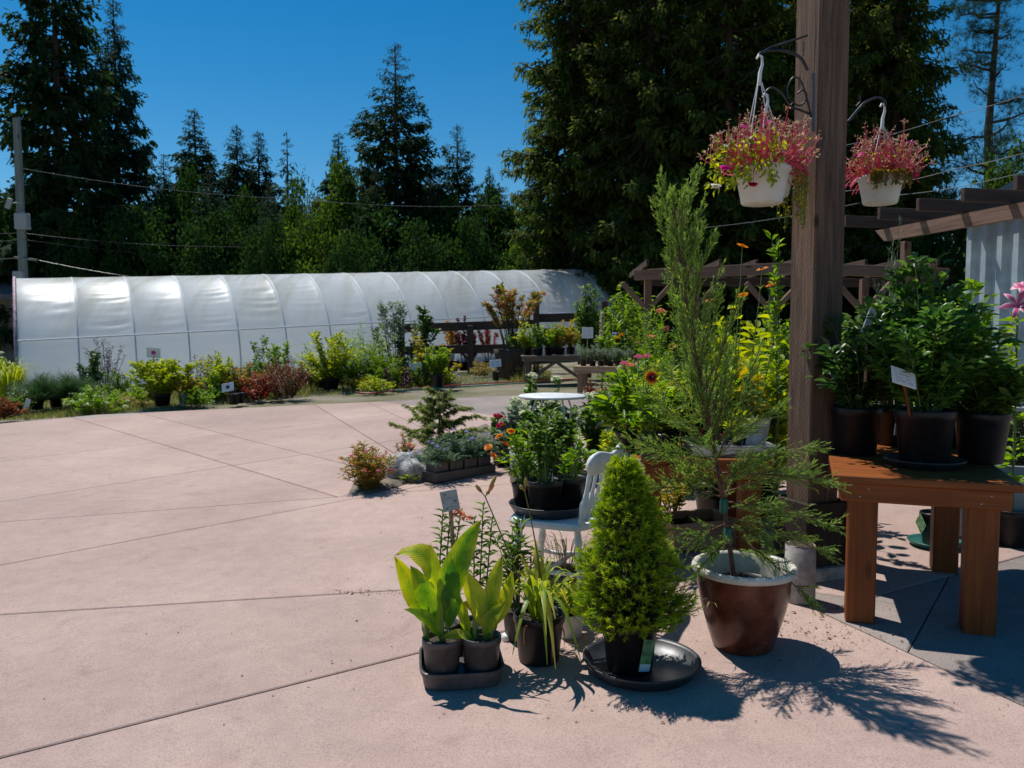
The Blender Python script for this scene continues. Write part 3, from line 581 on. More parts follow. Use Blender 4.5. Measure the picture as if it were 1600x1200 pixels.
cable('thin upper wire strung from the pole across the dark trees', [p(-60, 362), p(34, 364), p(420, 385, 33), p(800, 384, 40)], .008)
cable('thin lower wire strung from the pole toward the greenhouse', [p(-60, 377), p(36, 374), p(470, 405, 38)], .008)
cable('long pale wire crossing in front of the firs above the greenhouse', [p(28, 262), p(470, 311, 34), p(790, 320, 34), p(1000, 335, 37)], .006, wirem)
cable('highest wire rising steeply past the second hanging basket', [p(1270, 235, 20), p(1480, 183, 16), p(1700, 110, 13)], .006, wirem)
cable('thick wire rising above the shed roof', [p(1270, 302, 20), p(1500, 262, 15), p(1700, 205, 12)], .007, wirem)
cable('lower thin wire just clearing the shed roof', [p(930, 352, 38), p(1400, 305, 17), p(1700, 240, 12)], .006, wirem)
def house():
    b = gp(-75, 33); t = thing('house', 'grey house with a dark roof and skylight seen past the greenhouse end', 'house', b, R(8))
    wl = plain('house_siding', (.22, .19, .18), .85, noise=.2, scale=3); rf = plain('roof_shingle', (.13, .11, .12), .9, noise=.3, scale=8, bump=.6)
    box('wall', (0, 3, 1.4), (9.5, 6, 3.4), wl, t, ch=.02)
    mb = MB(); mb.add([(-5.3, -.8, 2.9), (5.3, -.8, 2.9), (5.3, 3, 4.3), (-5.3, 3, 4.3), (5.3, 6.8, 2.9), (-5.3, 6.8, 2.9), (-5.3, -.8, 3.1), (5.3, -.8, 3.1), (5.3, 3, 4.5), (-5.3, 3, 4.5), (5.3, 6.8, 3.1), (-5.3, 6.8, 3.1)], None, [[6, 7, 8, 9], [9, 8, 10, 11], [0, 1, 7, 6], [0, 3, 2, 1], [3, 5, 4, 2]]); roof = mb.build('roof', rf, t, False)
    box('skylight', (2.9, 1.0, 3.82), (1.0, .8, .1), plain('skylight_glass', (.65, .7, .75), .15, noise=.05), roof, (R(20), 0, 0), .02)
    for x in (3.2, .2, -2.6):
        wdw = box('window', (x, -.03, 1.7), (1.3, .12, 1.25), palep, t, ch=.01); box('pane', (0, -.045, 0), (1.12, .06, 1.07), plain('dark_glass', (.03, .04, .045), .08, noise=.05), wdw, ch=.005)
house()
def shed():
    """pale corrugated steel container with a pergola along its front and a gabled roof behind."""
    c = at(1506, 500, 11.0); z0 = gz(c.x, c.y); t = thing('corrugated_shed', 'pale blue corrugated steel shed behind the flower benches', 'shed', (c.x, c.y, z0), R(-78))
    H = 2.55; W_ = 5.2; n = 20; xs = []; ys = []; pit = W_/n
    for i in range(n):
        x = i*pit
        for dx, y in ((0, 0), (.32, 0), (.44, .06), (.88, .06)): xs.append(x+dx*pit); ys.append(y)
    xs.append(W_); ys.append(0); k = len(xs); V = [(x, y, -.3) for x, y in zip(xs, ys)]+[(x, y, H) for x, y in zip(xs, ys)]
    mb = MB(); mb.add(V, None, [[i, i+1, k+i+1, k+i] for i in range(k-1)]); pm_ = plain('pale_blue_steel', (.40, .47, .50), .45, noise=.16, scale=4, spec=.4); mb.build('corrugated_wall', pm_, t, False)
    box('end_wall', (.02, 2.0, H/2-.15), (.05, 3.9, H+.3), pm_, t); box('top_rail', (W_/2, .03, H+.04), (W_+.1, .16, .1), pm_, t)
    t2 = thing('gabled_building', 'dark building with a blue grey sloping roof edge above the shed', 'building', at(1600, 420, 12.2)); o = t2.location
    rf = plain('blue_grey_roof', (.10, .16, .20), .6, noise=.2, scale=6); A = [at(1518, 331, 12), at(1690, 236, 12), at(1860, 331, 12)]; dv = Vector((1.6, 2.8, 0)); V = [p-o for p in A]+[p-o+dv for p in A]; up_ = Vector((0, 0, .12)); V += [v+up_ for v in V]
    mb = MB(); mb.add([list(v) for v in V], None, [[6, 7, 10, 9], [7, 8, 11, 10], [0, 1, 7, 6], [1, 2, 8, 7], [0, 3, 4, 1], [1, 4, 5, 2], [0, 6, 9, 3]]); mb.build('gable_roof', rf, t2, False)
    W2 = [at(1540, 334, 12.1)-o, at(1690, 246, 12.1)-o, at(1850, 334, 12.1)-o, at(1850, 600, 12.1)-o, at(1540, 600, 12.1)-o]; mb = MB(); mb.add([list(v) for v in W2], [[0, 1, 2]], [[0, 2, 3, 4]]); mb.build('gable_wall', plain('gable_board', (.06, .075, .085), .8), t2, False)
    g = thing('shed_pergola', 'brown pergola with sloping cut beam ends along the blue shed front', 'pergola', (c.x, c.y, z0), R(-78))
    mb = MB(); V = [(-.75, -.05, H+.02), (-.55, -.05, H-.15), (5.2, -.05, H-.15), (5.2, -.05, H+.02)]; V += [(x, y-.07, z) for x, y, z in V]; mb.add(np.array(V)+[0, -.75, 0], None, [[0, 1, 2, 3], [7, 6, 5, 4], [0, 4, 5, 1], [1, 5, 6, 2], [3, 2, 6, 7], [0, 3, 7, 4]]); mb.build('beam', beam_x, g, False)
    for i in range(7): box('rafter', (-.55+i*.72, -.75, H+.11), (.06, 1.5, .15), dark_x if False else wood('dark_rafter_y', (.05, .03, .022), (.11, .068, .05), 'y', .8, .6), g)
    for x in (-.15, 3.0): box('post', (x, -.78-.05, H/2-.25), (.1, .1, H+.1), wood('mid_post', (.12, .07, .05), (.22, .13, .09), 'z', .85, .6), g)
shed()
def far_pergola():
    Y = 14.5; t = thing('far_pergola', 'weathered brown pergola with knee braces beyond the flower benches', 'pergola', gp(1120, Y)); o = t.location
    def beam(name, p, q, w, h, mat):
        p = Vector(p)-o; q = Vector(q)-o; d = q-p; e = box(name, (p+q)/2, (d.length, w, h), mat, t, ch=.006); e.rotation_euler = d.to_track_quat('X', 'Z').to_euler(); return e
    beam('beam', at(992, 430, Y+1.2), at(1250, 418, Y), .12, .20, beam_x); beam('beam', at(1250, 419, Y-.02), at(1480, 428, Y+.3), .12, .20, beam_x); beam('beam', at(1010, 440, Y+3), at(1470, 442, Y+2.6), .12, .18, dark_x)
    for px, dy in ((1014, 1.1), (1212, .1), (1355, .1), (1090, 2.9), (1290, 2.7)):
        tp = at(px, 436, Y+dy); g = gz(tp.x, tp.y); box('post', Vector((tp.x, tp.y+.12, (tp.z+g)/2))-o, (.13, .13, tp.z-g), wood('mid_post', (.12, .07, .05), (.22, .13, .09), 'z', .85, .6), t)
        for s in (-1, 1): beam('knee_brace', tp+Vector((s*.5, .13, -.06)), tp+Vector((0, .13, -.6)), .09, .09, beam_x)
    for i in range(9): beam('rafter', at(1005+i*55, 424, Y+.8)+Vector((0, -.5, .12)), at(1005+i*55, 424, Y+.8)+Vector((.2, 3, .14)), .05, .12, dark_x)
far_pergola()
def dark_fence():
    Y = 22.5; o = gp(740, Y); t = thing('rail_fence', 'dark stained post and rail fence standing in front of the greenhouse', 'fence', o); b = lambda px, py, dy=0: at(px, py, Y+dy)-o
    for px, tp in ((627, 507), (838, 456), (735, 508), (945, 470)):
        top = b(px, tp); foot = gp(px, Y)-o; c = box('post', (top.x, 0, (top.z+foot.z)/2-.05), (.17, .17, top.z-foot.z+.1), dark_z, t, ch=.02)
    for (x0, y0), (x1, y1) in (((627, 513), (838, 506)), ((838, 497), (1000, 494)), ((627, 548), (838, 543)), ((838, 520), (1000, 516))):
        p, q = b(x0, y0, .12), b(x1, y1, .12); d = q-p; e = box('rail', (p+q)/2, (d.length, .06, .24), dark_x, t); e.rotation_euler = d.to_track_quat('X', 'Z').to_euler()
dark_fence()

# ------------------------------------------------------------------ generic plants
_pot = {}
def pot_parts(t, rt, h, mat=None, soil=True, z0=0, taper=.78, n=28, cx=0, cy=0, rim=True):
    key = (round(rt, 3), round(h, 3), (mat or blackp).name, taper)
    if key not in _pot:
        mb = MB(); rb = rt*taper; lip = rt*.06
        pr = [(0, 0), (rb*.96, 0), (rb, .004), (rt*.95, h*.84)]+([(rt, h*.85), (rt, h*.97), (rt*.985, h)] if rim else [(rt*.985, h)])+[(rt*.93, h), (rt*.9, h*.86), (rt*.86, h*.8)]
        lathe(mb, pr, n); _pot[key] = mb.mesh('pot')
        mb = MB(); disc(mb, rt*.905, h*.87, 18, .5, h*.035, np.random.default_rng(1)); _pot[key+('s',)] = mb.mesh('soil')
    o = put('pot', _pot[key], mat or blackp, t, loc=(cx, cy, z0))
    if soil: put('soil', _pot[key+('s',)], soilm, t, loc=(cx, cy, z0))
    return o
def shrub(t, rs, H, Rr, nst, nlf, L, W, tpl, lm, sm=None, z0=0, r0=.02, tmin=.2, jit=.08, shape=1.0, sr=.004, droop=0, up=.3, cx=0, cy=0, kind='stuff', name='foliage', tint=None, low=.75, stiff=.35):
    a = rs.uniform(0, 2*PI, nst); q = np.sqrt(rs.uniform(0, 1, nst))
    tip = np.stack([q*Rr*np.cos(a), q*Rr*np.sin(a), H*(1-.5*shape*q**2)*rs.uniform(low, 1, nst)], 1); b = np.stack([r0*np.cos(a)*q, r0*np.sin(a)*q, np.zeros(nst)], 1); c = tip*[stiff, stiff, .62]+rs.normal(0, .05, (nst, 3))*Rr
    o = np.array([cx, cy, z0]); tt = np.linspace(0, 1, 6); P = bez(b[:, None], c[:, None], tip[:, None], np.broadcast_to(tt, (nst, 6)))+o
    w = MB(); tubes(w, P, np.linspace(sr, sr*.35, 6), 4, rs.uniform(0, 1, nst)); w.build('stem', sm or stemg, t, kind='stuff')
    i = rs.integers(0, nst, nlf); s = tmin+(1-tmin)*rs.uniform(0, 1, nlf)**.75; p = bez(b[i], c[i], tip[i], s); ra = rs.uniform(0, 6.28, nlf); rd = np.stack([np.cos(ra), np.sin(ra), rs.uniform(-.4, .6, nlf)], 1)
    p = p+rd*(jit*Rr*rs.uniform(0, 1, nlf))[:, None]+o
    d = norm(rd+norm(tip[i]-c[i])*.5+np.array([0, 0, up])-np.array([0, 0, droop])); f = MB()
    tn = rs.uniform(0, 1, nlf) if tint is None else np.clip(rs.normal(tint, .2, nlf), 0, 1)
    place(f, tpl, p, d, norm(np.array([0, 0, 1.])+rs.normal(0, .35, (nlf, 3))), L*rs.uniform(.55, 1.15, nlf), W*rs.uniform(.7, 1.1, nlf), tn)
    o2 = f.build(name, lm, t, True, kind)
    return tip+o
def strands(t, rs, n, H, Rr, Wd, lm, z0=0, r0=.02, name='blade', arch=1.0, K=7, kind='stuff', cx=0, cy=0, join=True):
    """arching strap leaves; joined (grass) or one object each."""
    f = MB()
    for k in range(n):
        a = rs.uniform(0, 6.28); L = rs.uniform(.6, 1.05); out = np.array([math.cos(a), math.sin(a), 0]); side = np.array([-math.sin(a), math.cos(a), 0]); rr = Rr*rs.uniform(.3, 1)
        b = out*r0*rs.uniform(0, 1)+[cx, cy, z0]; e = b+out*rr*L+np.array([0, 0, H*L*(1-.75*arch*rs.uniform(.2, 1)*rr/Rr)]); c = b+out*rr*.25+np.array([0, 0, H*L*1.15]); s = np.linspace(0, 1, K); P = bez(b[None], c[None], e[None], s); w = Wd*rs.uniform(.7, 1.1)*np.clip(np.sin(PI*(s*.86+.1)), .04, 1)
        T = norm(np.gradient(P, axis=0)); nr = norm(np.cross(side, T)); V = np.stack([P-side*w[:, None]*.5+nr*w[:, None]*.12, P, P+side*w[:, None]*.5+nr*w[:, None]*.12], 1).reshape(-1, 3)
        F = [[3*i+j, 3*i+j+1, 3*i+j+4, 3*i+j+3] for i in range(K-1) for j in range(2)]
        if join: f.add(V, None, F, rs.uniform(0, 1))
        else: m = MB(); m.add(V, None, F, np.clip(rs.uniform(0, .8)+.25*s.repeat(3), 0, 1)); m.build(name, lm, t)
    if join: f.build(name, lm, t, True, kind)
def blossom_mesh(name, npet, rad, cup=.2, wid=.6, mat=None, layers=1, tip=1.0):
    mb = MB(); rs = np.random.default_rng(npet+layers)
    for l in range(layers):
        n = npet; a = np.arange(n)*2*PI/n+l*.4; D = np.stack([np.cos(a), np.sin(a), np.full(n, cup+.4*l)], 1); place(mb, ROUND, np.zeros((n, 3)), D, np.tile([0, 0, 1.], (n, 1)), rad*(1-.22*l), rad*wid, rs.uniform(.2, 1, n))
    return mb.mesh(name)
def dome_mesh(name, rad, n=40, ps=.3, flat=.7, seed=0):
    """clustered flower head: little petals over a dome."""
    rs = np.random.default_rng(seed); mb = MB(); d = runit(rs, n); d[:, 2] = np.abs(d[:, 2])*flat; place(mb, ROUND, d*rad*.7, norm(d+rs.normal(0, .5, (n, 3))), norm(d), rad*ps*1.6, rad*ps*1.4, rs.uniform(0, 1, n)); return mb.mesh(name)
def flowers(t, pts, me, mat, rs, name='flower', face=None, s=1.0, cen=None, stem=None, base=None):
    for p in pts:
        o = put(name, me, mat, t, loc=p, rot=(rs.uniform(-.5, .5), rs.uniform(-.5, .5), rs.uniform(0, 6)) if face is None else face, scale=s*rs.uniform(.8, 1.15))
def fcol(name, cols, trans=.35): return leafmat(name, cols, trans, .5)
LMs = dict(
    green=leafmat('leaf_green', [(.035, .085, .015), (.08, .16, .028), (.16, .26, .045)], .45), deep=leafmat('leaf_deep', [(.018, .055, .014), (.04, .10, .022), (.08, .16, .035)], .35, .35),
    lime=leafmat('leaf_lime', [(.11, .18, .018), (.27, .34, .03), (.46, .50, .055)], .5), gold=leafmat('leaf_gold', [(.16, .18, .02), (.34, .30, .03), (.52, .40, .05)], .45),
    orange=leafmat('leaf_orange', [(.22, .20, .03), (.42, .24, .03), (.45, .13, .04)], .4), burg=leafmat('leaf_burgundy', [(.05, .012, .02), (.12, .02, .035), (.20, .05, .06)], .35), purple=leafmat('leaf_purple', [(.03, .015, .025), (.06, .025, .04), (.11, .05, .06)], .3),
    rust=leafmat('leaf_rust', [(.10, .035, .02), (.17, .06, .03), (.22, .12, .05)], .35), red=leafmat('leaf_red', [(.20, .03, .03), (.32, .06, .05), (.30, .18, .06)], .35), grey=leafmat('leaf_greygreen', [(.09, .14, .09), (.17, .23, .15), (.27, .33, .22)], .35), bright=leafmat('leaf_bright', [(.06, .15, .015), (.14, .26, .028), (.27, .39, .045)], .5),
    straw=leafmat('leaf_straw', [(.20, .17, .05), (.36, .30, .11), (.48, .42, .20)], .35), pine=leafmat('leaf_pine', [(.02, .06, .018), (.045, .11, .03), (.09, .17, .045)], .25), blue=leafmat('leaf_bluegreen', [(.05, .10, .06), (.09, .16, .09), (.15, .23, .13)], .35), mixed=leafmat('leaf_mixed', [(.05, .12, .02), (.20, .22, .03), (.38, .22, .05), (.30, .07, .05)], .42))
F_ = dict(white=fcol('petal_white', [(.62, .62, .55), (.80, .80, .74)]), cream=fcol('petal_cream', [(.55, .58, .40), (.78, .78, .60)]), pink=fcol('petal_pink', [(.55, .10, .22), (.75, .25, .38)]), hot=fcol('petal_magenta', [(.60, .02, .35), (.80, .06, .50)]), red=fcol('petal_red', [(.40, .01, .04), (.62, .03, .09)]),
          orange=fcol('petal_orange', [(.72, .22, .01), (.85, .38, .02)]), yellow=fcol('petal_yellow', [(.75, .50, .02), (.85, .65, .05)]), lav=fcol('petal_lavender', [(.38, .34, .66), (.58, .52, .80)]), salmon=fcol('petal_salmon', [(.70, .25, .14), (.80, .42, .25)]), dark=fcol('flower_centre', [(.05, .025, .02), (.12, .05, .03)], .1))
BL = dict(disc=blossom_mesh('disc_flower', 11, .5, .12, .55), dbl=blossom_mesh('double_flower', 12, .5, .15, .6, layers=3), five=blossom_mesh('five_petal', 5, .5, .3, .9), head=dome_mesh('flower_head', .5, 60, .3), spike=None)
seed = [100]
def RS(): seed[0] += 1; return np.random.default_rng(seed[0])
def potted(name, label, cat, px, py, toppy, hw, leaf, tpl=OVAL, L=.05, W=.03, nst=14, nlf=500, pot=None, potmat=None, group=None, sm=None, loc=None, H=None, Rr=None, **kw):
    """a plant whose base shows at pixel (px,py) on the ground (or at loc), its top at row toppy, half as wide as hw pixels."""
    b = Vector(loc) if loc is not None else G(px, py); Y = b.y; H = H or at(px, toppy, Y).z-b.z; Rr = Rr or hw*Y/FPX; rs = RS(); t = thing(name, label, cat, b, rs.uniform(0, 6), group); z0 = 0
    if pot: pot_parts(t, pot[0], pot[1], potmat); z0 = pot[1]*.85
    t['_h'] = H; tips = shrub(t, rs, H-z0, Rr, nst, nlf, L, W, tpl, LMs[leaf] if isinstance(leaf, str) else leaf, sm, z0=z0, r0=(pot[0]*.4 if pot else Rr*.3), **kw); del t['_h']
    return t, tips, rs
# ------------------------------------------------------------------ the row along the greenhouse
RG = 'plants set out along the greenhouse'
def row():
    B = plain('dark_twig', (.07, .045, .035), .9, noise=.3, scale=50)
    def r(*a, **k):
        k.setdefault('group', RG); k.setdefault('sm', B); a = list(a); a[6] *= 1.5; a[5] -= 6; k['nlf'] = int(k.get('nlf', 500)*2.2); k['nst'] = int(k.get('nst', 14)*1.6); k.setdefault('low', .3); k.setdefault('tmin', .04); k.setdefault('stiff', .7)
        return potted(*a, **k)
    t = thing('grass_clump', 'yellow green ornamental grass clump by the near greenhouse corner', 'grass', G(14, 630), 0, RG); strands(t, RS(), 240, 1.0, .55, .02, LMs['lime'], r0=.25)
    t = thing('grass_clump', 'tan feathery grass tuft leaning on the greenhouse corner', 'grass', G(28, 622), 0, RG); strands(t, RS(), 120, .85, .25, .014, LMs['straw'], r0=.12)
    t, tp, rs = r('daisy_plant', 'leafy plant with many white daisies behind the grass clump', 'plant', 2, 610, 552, 26, 'green', nlf=700, L=.1, W=.04, nst=30); flowers(t, tp, BL['disc'], F_['white'], rs, s=.11)
    t, tp, rs = r('bronze_fern', 'bronze spiky plant at the patio edge under the grass clump', 'plant', 6, 655, 622, 16, 'rust', tpl=LANCE, L=.14, W=.02, nlf=220)
    for i, (px, py, tp_, hw, lab) in enumerate([(58, 640, 592, 30, 'low fluffy young pine beside the leaning white plant tag'), (88, 636, 582, 28, 'taller young pine with an upright leading shoot'), (118, 632, 594, 26, 'low bright young pine beside the flowering ground shrub')]):
        t, tp, rs = r('young_pine', lab, 'pine', px, py, tp_, hw, 'pine', tpl=NEEDLE, L=.12, W=.008, nlf=4200, nst=30, pot=(.12, .16), jit=.25)
    t, tp, rs = r('camellia', 'dark glossy upright shrub with pale buds against the film', 'shrub', 140, 618, 551, 17, 'deep', nlf=620, L=.09, W=.05, nst=10, shape=.3); flowers(t, tp[:7], BL['head'], F_['cream'], rs, s=.09)
    r('smoke_bush', 'thin airy reddish shrub beside the dark upright shrub', 'shrub', 166, 612, 528, 22, 'purple', nlf=260, L=.07, W=.03, nst=22, shape=.4, sr=.008)
    t, tp, rs = r('spirea', 'low mounded shrub with cream flower clusters at the patio edge', 'shrub', 152, 644, 606, 32, 'bright', nlf=1100, L=.06, W=.03, nst=26); flowers(t, tp[:10], BL['head'], F_['cream'], rs, s=.1)
    r('golden_euonymus', 'big yellow green bush below the white sign with the purple flower', 'shrub', 254, 634, 562, 36, 'lime', nlf=1500, L=.085, W=.05, nst=26, pot=(.16, .22), shape=.5, low=.55)
    r('small_shrub', 'small yellow shrub in a pale grey pot beside the big bush', 'shrub', 289, 632, 580, 18, 'gold', nlf=380, L=.06, W=.035, nst=16, pot=(.12, .2), potmat=palep)
    r('dark_elder', 'sparse dark burgundy shrub between the two yellow green bushes', 'shrub', 316, 618, 546, 22, 'burg', nlf=240, L=.085, W=.04, nst=12, shape=.4, sr=.008)
    r('weigela', 'yellow green bush behind the white sign in a black pot', 'shrub', 345, 622, 541, 28, 'lime', nlf=800, L=.07, W=.04, nst=18, pot=(.14, .2))
    r('dogwood', 'loose reddish green shrub behind the pair of black pots', 'shrub', 379, 622, 568, 24, 'mixed', nlf=620, L=.07, W=.035, nst=18, pot=(.13, .18))
    r('heuchera', 'low red leaved plant at the foot of the barberry', 'plant', 402, 625, 580, 18, 'red', nlf=420, L=.06, W=.05, tpl=ROUND, nst=16)
    r('lilac', 'upright green shrub just behind the barberry', 'shrub', 410, 610, 528, 17, 'green', nlf=360, L=.09, W=.06, nst=9, shape=.4)
    r('lilac', 'taller upright green shrub with lime shoot tips over the barberry', 'shrub', 434, 612, 522, 15, 'bright', nlf=380, L=.09, W=.06, nst=8, shape=.3)
    r('barberry', 'dense brown red barberry bush at the patio edge', 'shrub', 447, 622, 555, 27, 'rust', nlf=1500, L=.045, W=.025, nst=40, low=.5)
    r('low_shrub', 'low dark red tuft between the barberry and the yellow bush', 'shrub', 476, 608, 570, 14, 'burg', nlf=320, L=.05, W=.03)
    r('forsythia', 'large yellow green bush in a black pot with an upright shoot', 'shrub', 517, 608, 516, 40, 'lime', nlf=1700, L=.08, W=.045, nst=30, pot=(.2, .25), shape=.8)
    r('rose_shrub', 'lush green shrub pressed against the large yellow green bush', 'shrub', 540, 606, 548, 24, 'bright', nlf=700, L=.06, W=.035, nst=16)
    r('willow_shrub', 'feathery light green willow shrub with thin upright wands', 'shrub', 578, 602, 503, 33, 'bright', tpl=LANCE, nlf=1500, L=.10, W=.015, nst=46, shape=.5, stiff=.5)
    r('smoke_tree', 'dark purple shrub between the willow and the golden maple', 'shrub', 604, 600, 538, 20, 'purple', nlf=420, L=.075, W=.05, nst=14)
    r('loquat_sapling', 'tall grey green sapling reaching above the fence rail', 'sapling', 622, 598, 458, 30, 'grey', nlf=420, L=.13, W=.045, nst=9, shape=.6, tmin=.5, sr=.014)
    r('magnolia_sapling', 'sapling with big dark leaves above the rail beside the golden maple', 'sapling', 652, 596, 486, 22, 'deep', nlf=170, L=.2, W=.07, nst=6, tmin=.6, sr=.012, shape=.4)
    r('laurel', 'bright green leafy shrub behind the small white sign', 'shrub', 634, 600, 528, 22, 'bright', nlf=650, L=.09, W=.05, nst=14)
    r('dark_shrub', 'low near black purple shrub at the foot of the small white sign', 'shrub', 622, 606, 560, 20, 'purple', nlf=500, L=.06, W=.035, nst=16)
    r('golden_maple', 'golden yellow maple with drooping leaves hiding the fence rail', 'maple', 672, 600, 494, 32, 'gold', tpl=MAPLE, nlf=620, L=.11, W=.1, nst=12, tmin=.35, droop=.8, sr=.01)
    r('columnar_shrub', 'bright green columnar shrub in a black pot beside the hose', 'shrub', 684, 606, 543, 16, 'bright', nlf=900, L=.07, W=.035, nst=20, shape=.2, pot=(.17, .3), low=.5)
    for px, py, tp_, hw, lf, lab, pw in [(706, 580, 496, 18, 'orange', 'orange red sapling in a black pot on the grass', .22), (725, 579, 489, 13, 'burg', 'slim burgundy sapling in a black pot behind the gravel', .17), (738, 578, 521, 12, 'burg', 'shorter burgundy sapling in the pot next to the slim one', .17), (763, 576, 500, 16, 'red', 'red leaved sapling beside the wooden tub', .17)]:
        r('maple_sapling', lab, 'maple', px, py, tp_, hw, lf, tpl=MAPLE, nlf=330, L=.10, W=.09, nst=8, tmin=.35, pot=(pw, pw*1.45), shape=.3, sr=.01, stiff=.6)
    b = G(803, 590); t = thing('wooden_tub', 'dark wooden tub planter standing at the edge of the gravel', 'planter', b); pot_parts(t, .52, .72, wood('tub_stave', (.05, .035, .03), (.10, .07, .055), 'z', .8, .5), taper=.8, rim=False)
    potted('japanese_maple', 'wide japanese maple with golden and pink leaves growing in the wooden tub', 'maple', 803, 560, 471, 44, 'mixed', tpl=MAPLE, nlf=1500, L=.11, W=.1, nst=16, tmin=.45, loc=b+Vector((0, .12, .6)), H=2.05, Rr=.85, sr=.018, shape=.5, sm=B)
    potted('box_shrub', 'small dark green shrub filling the front of the wooden tub', 'shrub', 803, 560, 520, 22, 'green', nlf=900, L=.06, W=.035, loc=b+Vector((.05, -.25, .6)), H=.75, Rr=.42, nst=20)
    r('weed_clump', 'low weedy green clump by the hose end', 'plant', 588, 612, 588, 22, 'lime', nlf=500, L=.06, W=.03, nst=20); r('weed_clump', 'yellowish groundcover clump at the foot of the willow shrub', 'plant', 560, 608, 590, 18, 'gold', nlf=380, L=.05, W=.03, nst=18)
    r('weed_clump', 'low green weeds between the big bush and the black pots', 'plant', 310, 634, 608, 20, 'bright', nlf=420, L=.06, W=.03, nst=18); r('weed_clump', 'low dry tinted weeds behind the young pines', 'plant', 200, 634, 618, 26, 'straw', nlf=520, L=.07, W=.012, tpl=LANCE, nst=20)
    r('fern_clump', 'tall narrow green fern like plant beside the small white sign', 'plant', 617, 608, 545, 8, 'bright', nlf=380, L=.06, W=.02, tpl=LANCE, nst=10, shape=.2)
    for px, py, tp_, hw, lf, lab in ((30, 645, 612, 18, 'green', 'low leafy plant at the patio edge beside the leaning tag'), (128, 640, 612, 16, 'pine', 'small dark conifer tucked beside the cream flowered shrub'), (185, 622, 575, 20, 'green', 'thin leafy shrub behind the cream flowered shrub'), (215, 632, 610, 20, 'bright', 'low green tuft next to the big yellow green bush'),
            (232, 628, 590, 20, 'green', 'leafy skirt shrub at the pole side of the big yellow green bush'), (330, 626, 585, 20, 'bright', 'bushy green plant under the burgundy shrub'), (362, 620, 572, 22, 'mixed', 'red tinged shrub behind the empty black pots'), (395, 614, 560, 22, 'green', 'mid green shrub filling in behind the red leaved plant'), (425, 618, 570, 20, 'rust', 'bronze shrub between the two upright green shrubs'),
            (465, 606, 556, 20, 'green', 'green shrub behind the low dark red tuft'), (490, 606, 560, 22, 'lime', 'lime shrub at the barberry side of the large bush'), (556, 604, 550, 22, 'green', 'mid green shrub between the large bush and the willow shrub'), (595, 604, 560, 18, 'bright', 'small bright shrub at the foot of the willow shrub'), (660, 604, 556, 18, 'green', 'dark green shrub below the golden maple'), (694, 602, 572, 12, 'lime', 'small lime plant beside the columnar shrub'), (752, 588, 566, 14, 'straw', 'dry grassy tuft on the gravel before the red saplings'), (828, 592, 566, 14, 'straw', 'straw coloured tuft at the foot of the wooden tub')):
        r('infill_shrub', lab, 'shrub', px, py, tp_, hw, lf, nlf=420, L=.065 if lf != 'straw' else .12, W=.035 if lf != 'straw' else .01, tpl=LANCE if lf in ('straw', 'pine') else OVAL, nst=16)
    for px, py, lab in ((365, 632, 'empty black nursery pot under the tilted white sign'), (375, 630, 'second empty black pot beside the one under the tilted sign'), (503, 606, 'black pot half hidden under the large yellow green bush')):
        t = thing('nursery_pot', lab, 'pot', G(px, py), 0, 'spare black pots'); pot_parts(t, .11, .2)
row()
def sign(label, p, w, h, rz=0, rx=-.3, ry=0, stake=0, rows=3, col=(.05, .05, .2), mark=None, group='plant signs', stakemat=None, lean=(0, 0), name='plant_sign', board=None):
    t = thing(name, label, 'sign', p, rz, group); bd = box('board', (0, 0, 0), (w, .006, h), board or plain('sign_white', (.78, .78, .77), .5, noise=.05, scale=4), t, (rx, ry, 0), .0015)
    m = MB(); rs = RS()
    for k in range(rows):
        z = h*(.3-.6*k/max(rows-1, 1)); x = -w*.38; pts = []
        while x < w*.36:
            if rs.uniform() < .16:
                x += w*.06
                if len(pts) > 2: tubes(m, np.array(pts), min(w*.008, .0016), 4)
                pts = []
            pts.append((x, -.0045, z+rs.uniform(-1, 1)*h*.05)); x += w*.03
        if len(pts) > 2: tubes(m, np.array(pts), min(w*.008, .0016), 4)
    if rows: m.build('lettering', plain('ink_%d_%d' % (col[0]*99, col[2]*99), col, .7, noise=.05), bd)
    if mark is not None:
        o = put('emblem', BL['five'], mark, bd, loc=(0, -.006, 0), rot=(PI/2, 0, 0), scale=(h*.55, h*.5, .01))
    if stake:
        mb = MB(); tubes(mb, np.array([(0, .008, 0), (lean[0], .01+lean[1], -stake)]), .007 if stakemat else .009, 4); mb.build('stake', stakemat or pale_x, t)
    return t
sign('white sign with a purple flower mark above the big yellow green bush', at(240, 551, 15.3), .26, .2, .1, .15, .08, stake=.75, rows=0, mark=F_['hot'])
sign('tilted white sign standing over the empty black pots', at(356, 605, 15.0), .24, .17, -.1, -.35, -.2, stake=.3, rows=1, col=(.03, .03, .05), mark=F_['dark'])
sign('leaning white tag stuck among the young pines', at(42, 632, 13.7), .08, .2, .2, .2, .4, stake=.18, rows=2)
sign('small white sign in front of the golden maple', at(649, 573, 18), .29, .17, 0, -.15, 0, stake=.45, rows=2)
sign('tilted white sign beside the wooden tub on the gravel', at(774, 568, 19.4), .29, .19, -.15, -.35, -.15, stake=.4, rows=2, col=(.06, .1, .3))
t = thing('nursery_pot', 'small black pot holding the tilted sign on the gravel', 'pot', gp(775, 19.3), 0, 'spare black pots'); pot_parts(t, .1, .22)
sign('white notice with purple handwriting above the pallet table', at(918, 520, 17.5), .25, .24, .05, 0, 0, stake=.5, rows=5, col=(.12, .06, .4))
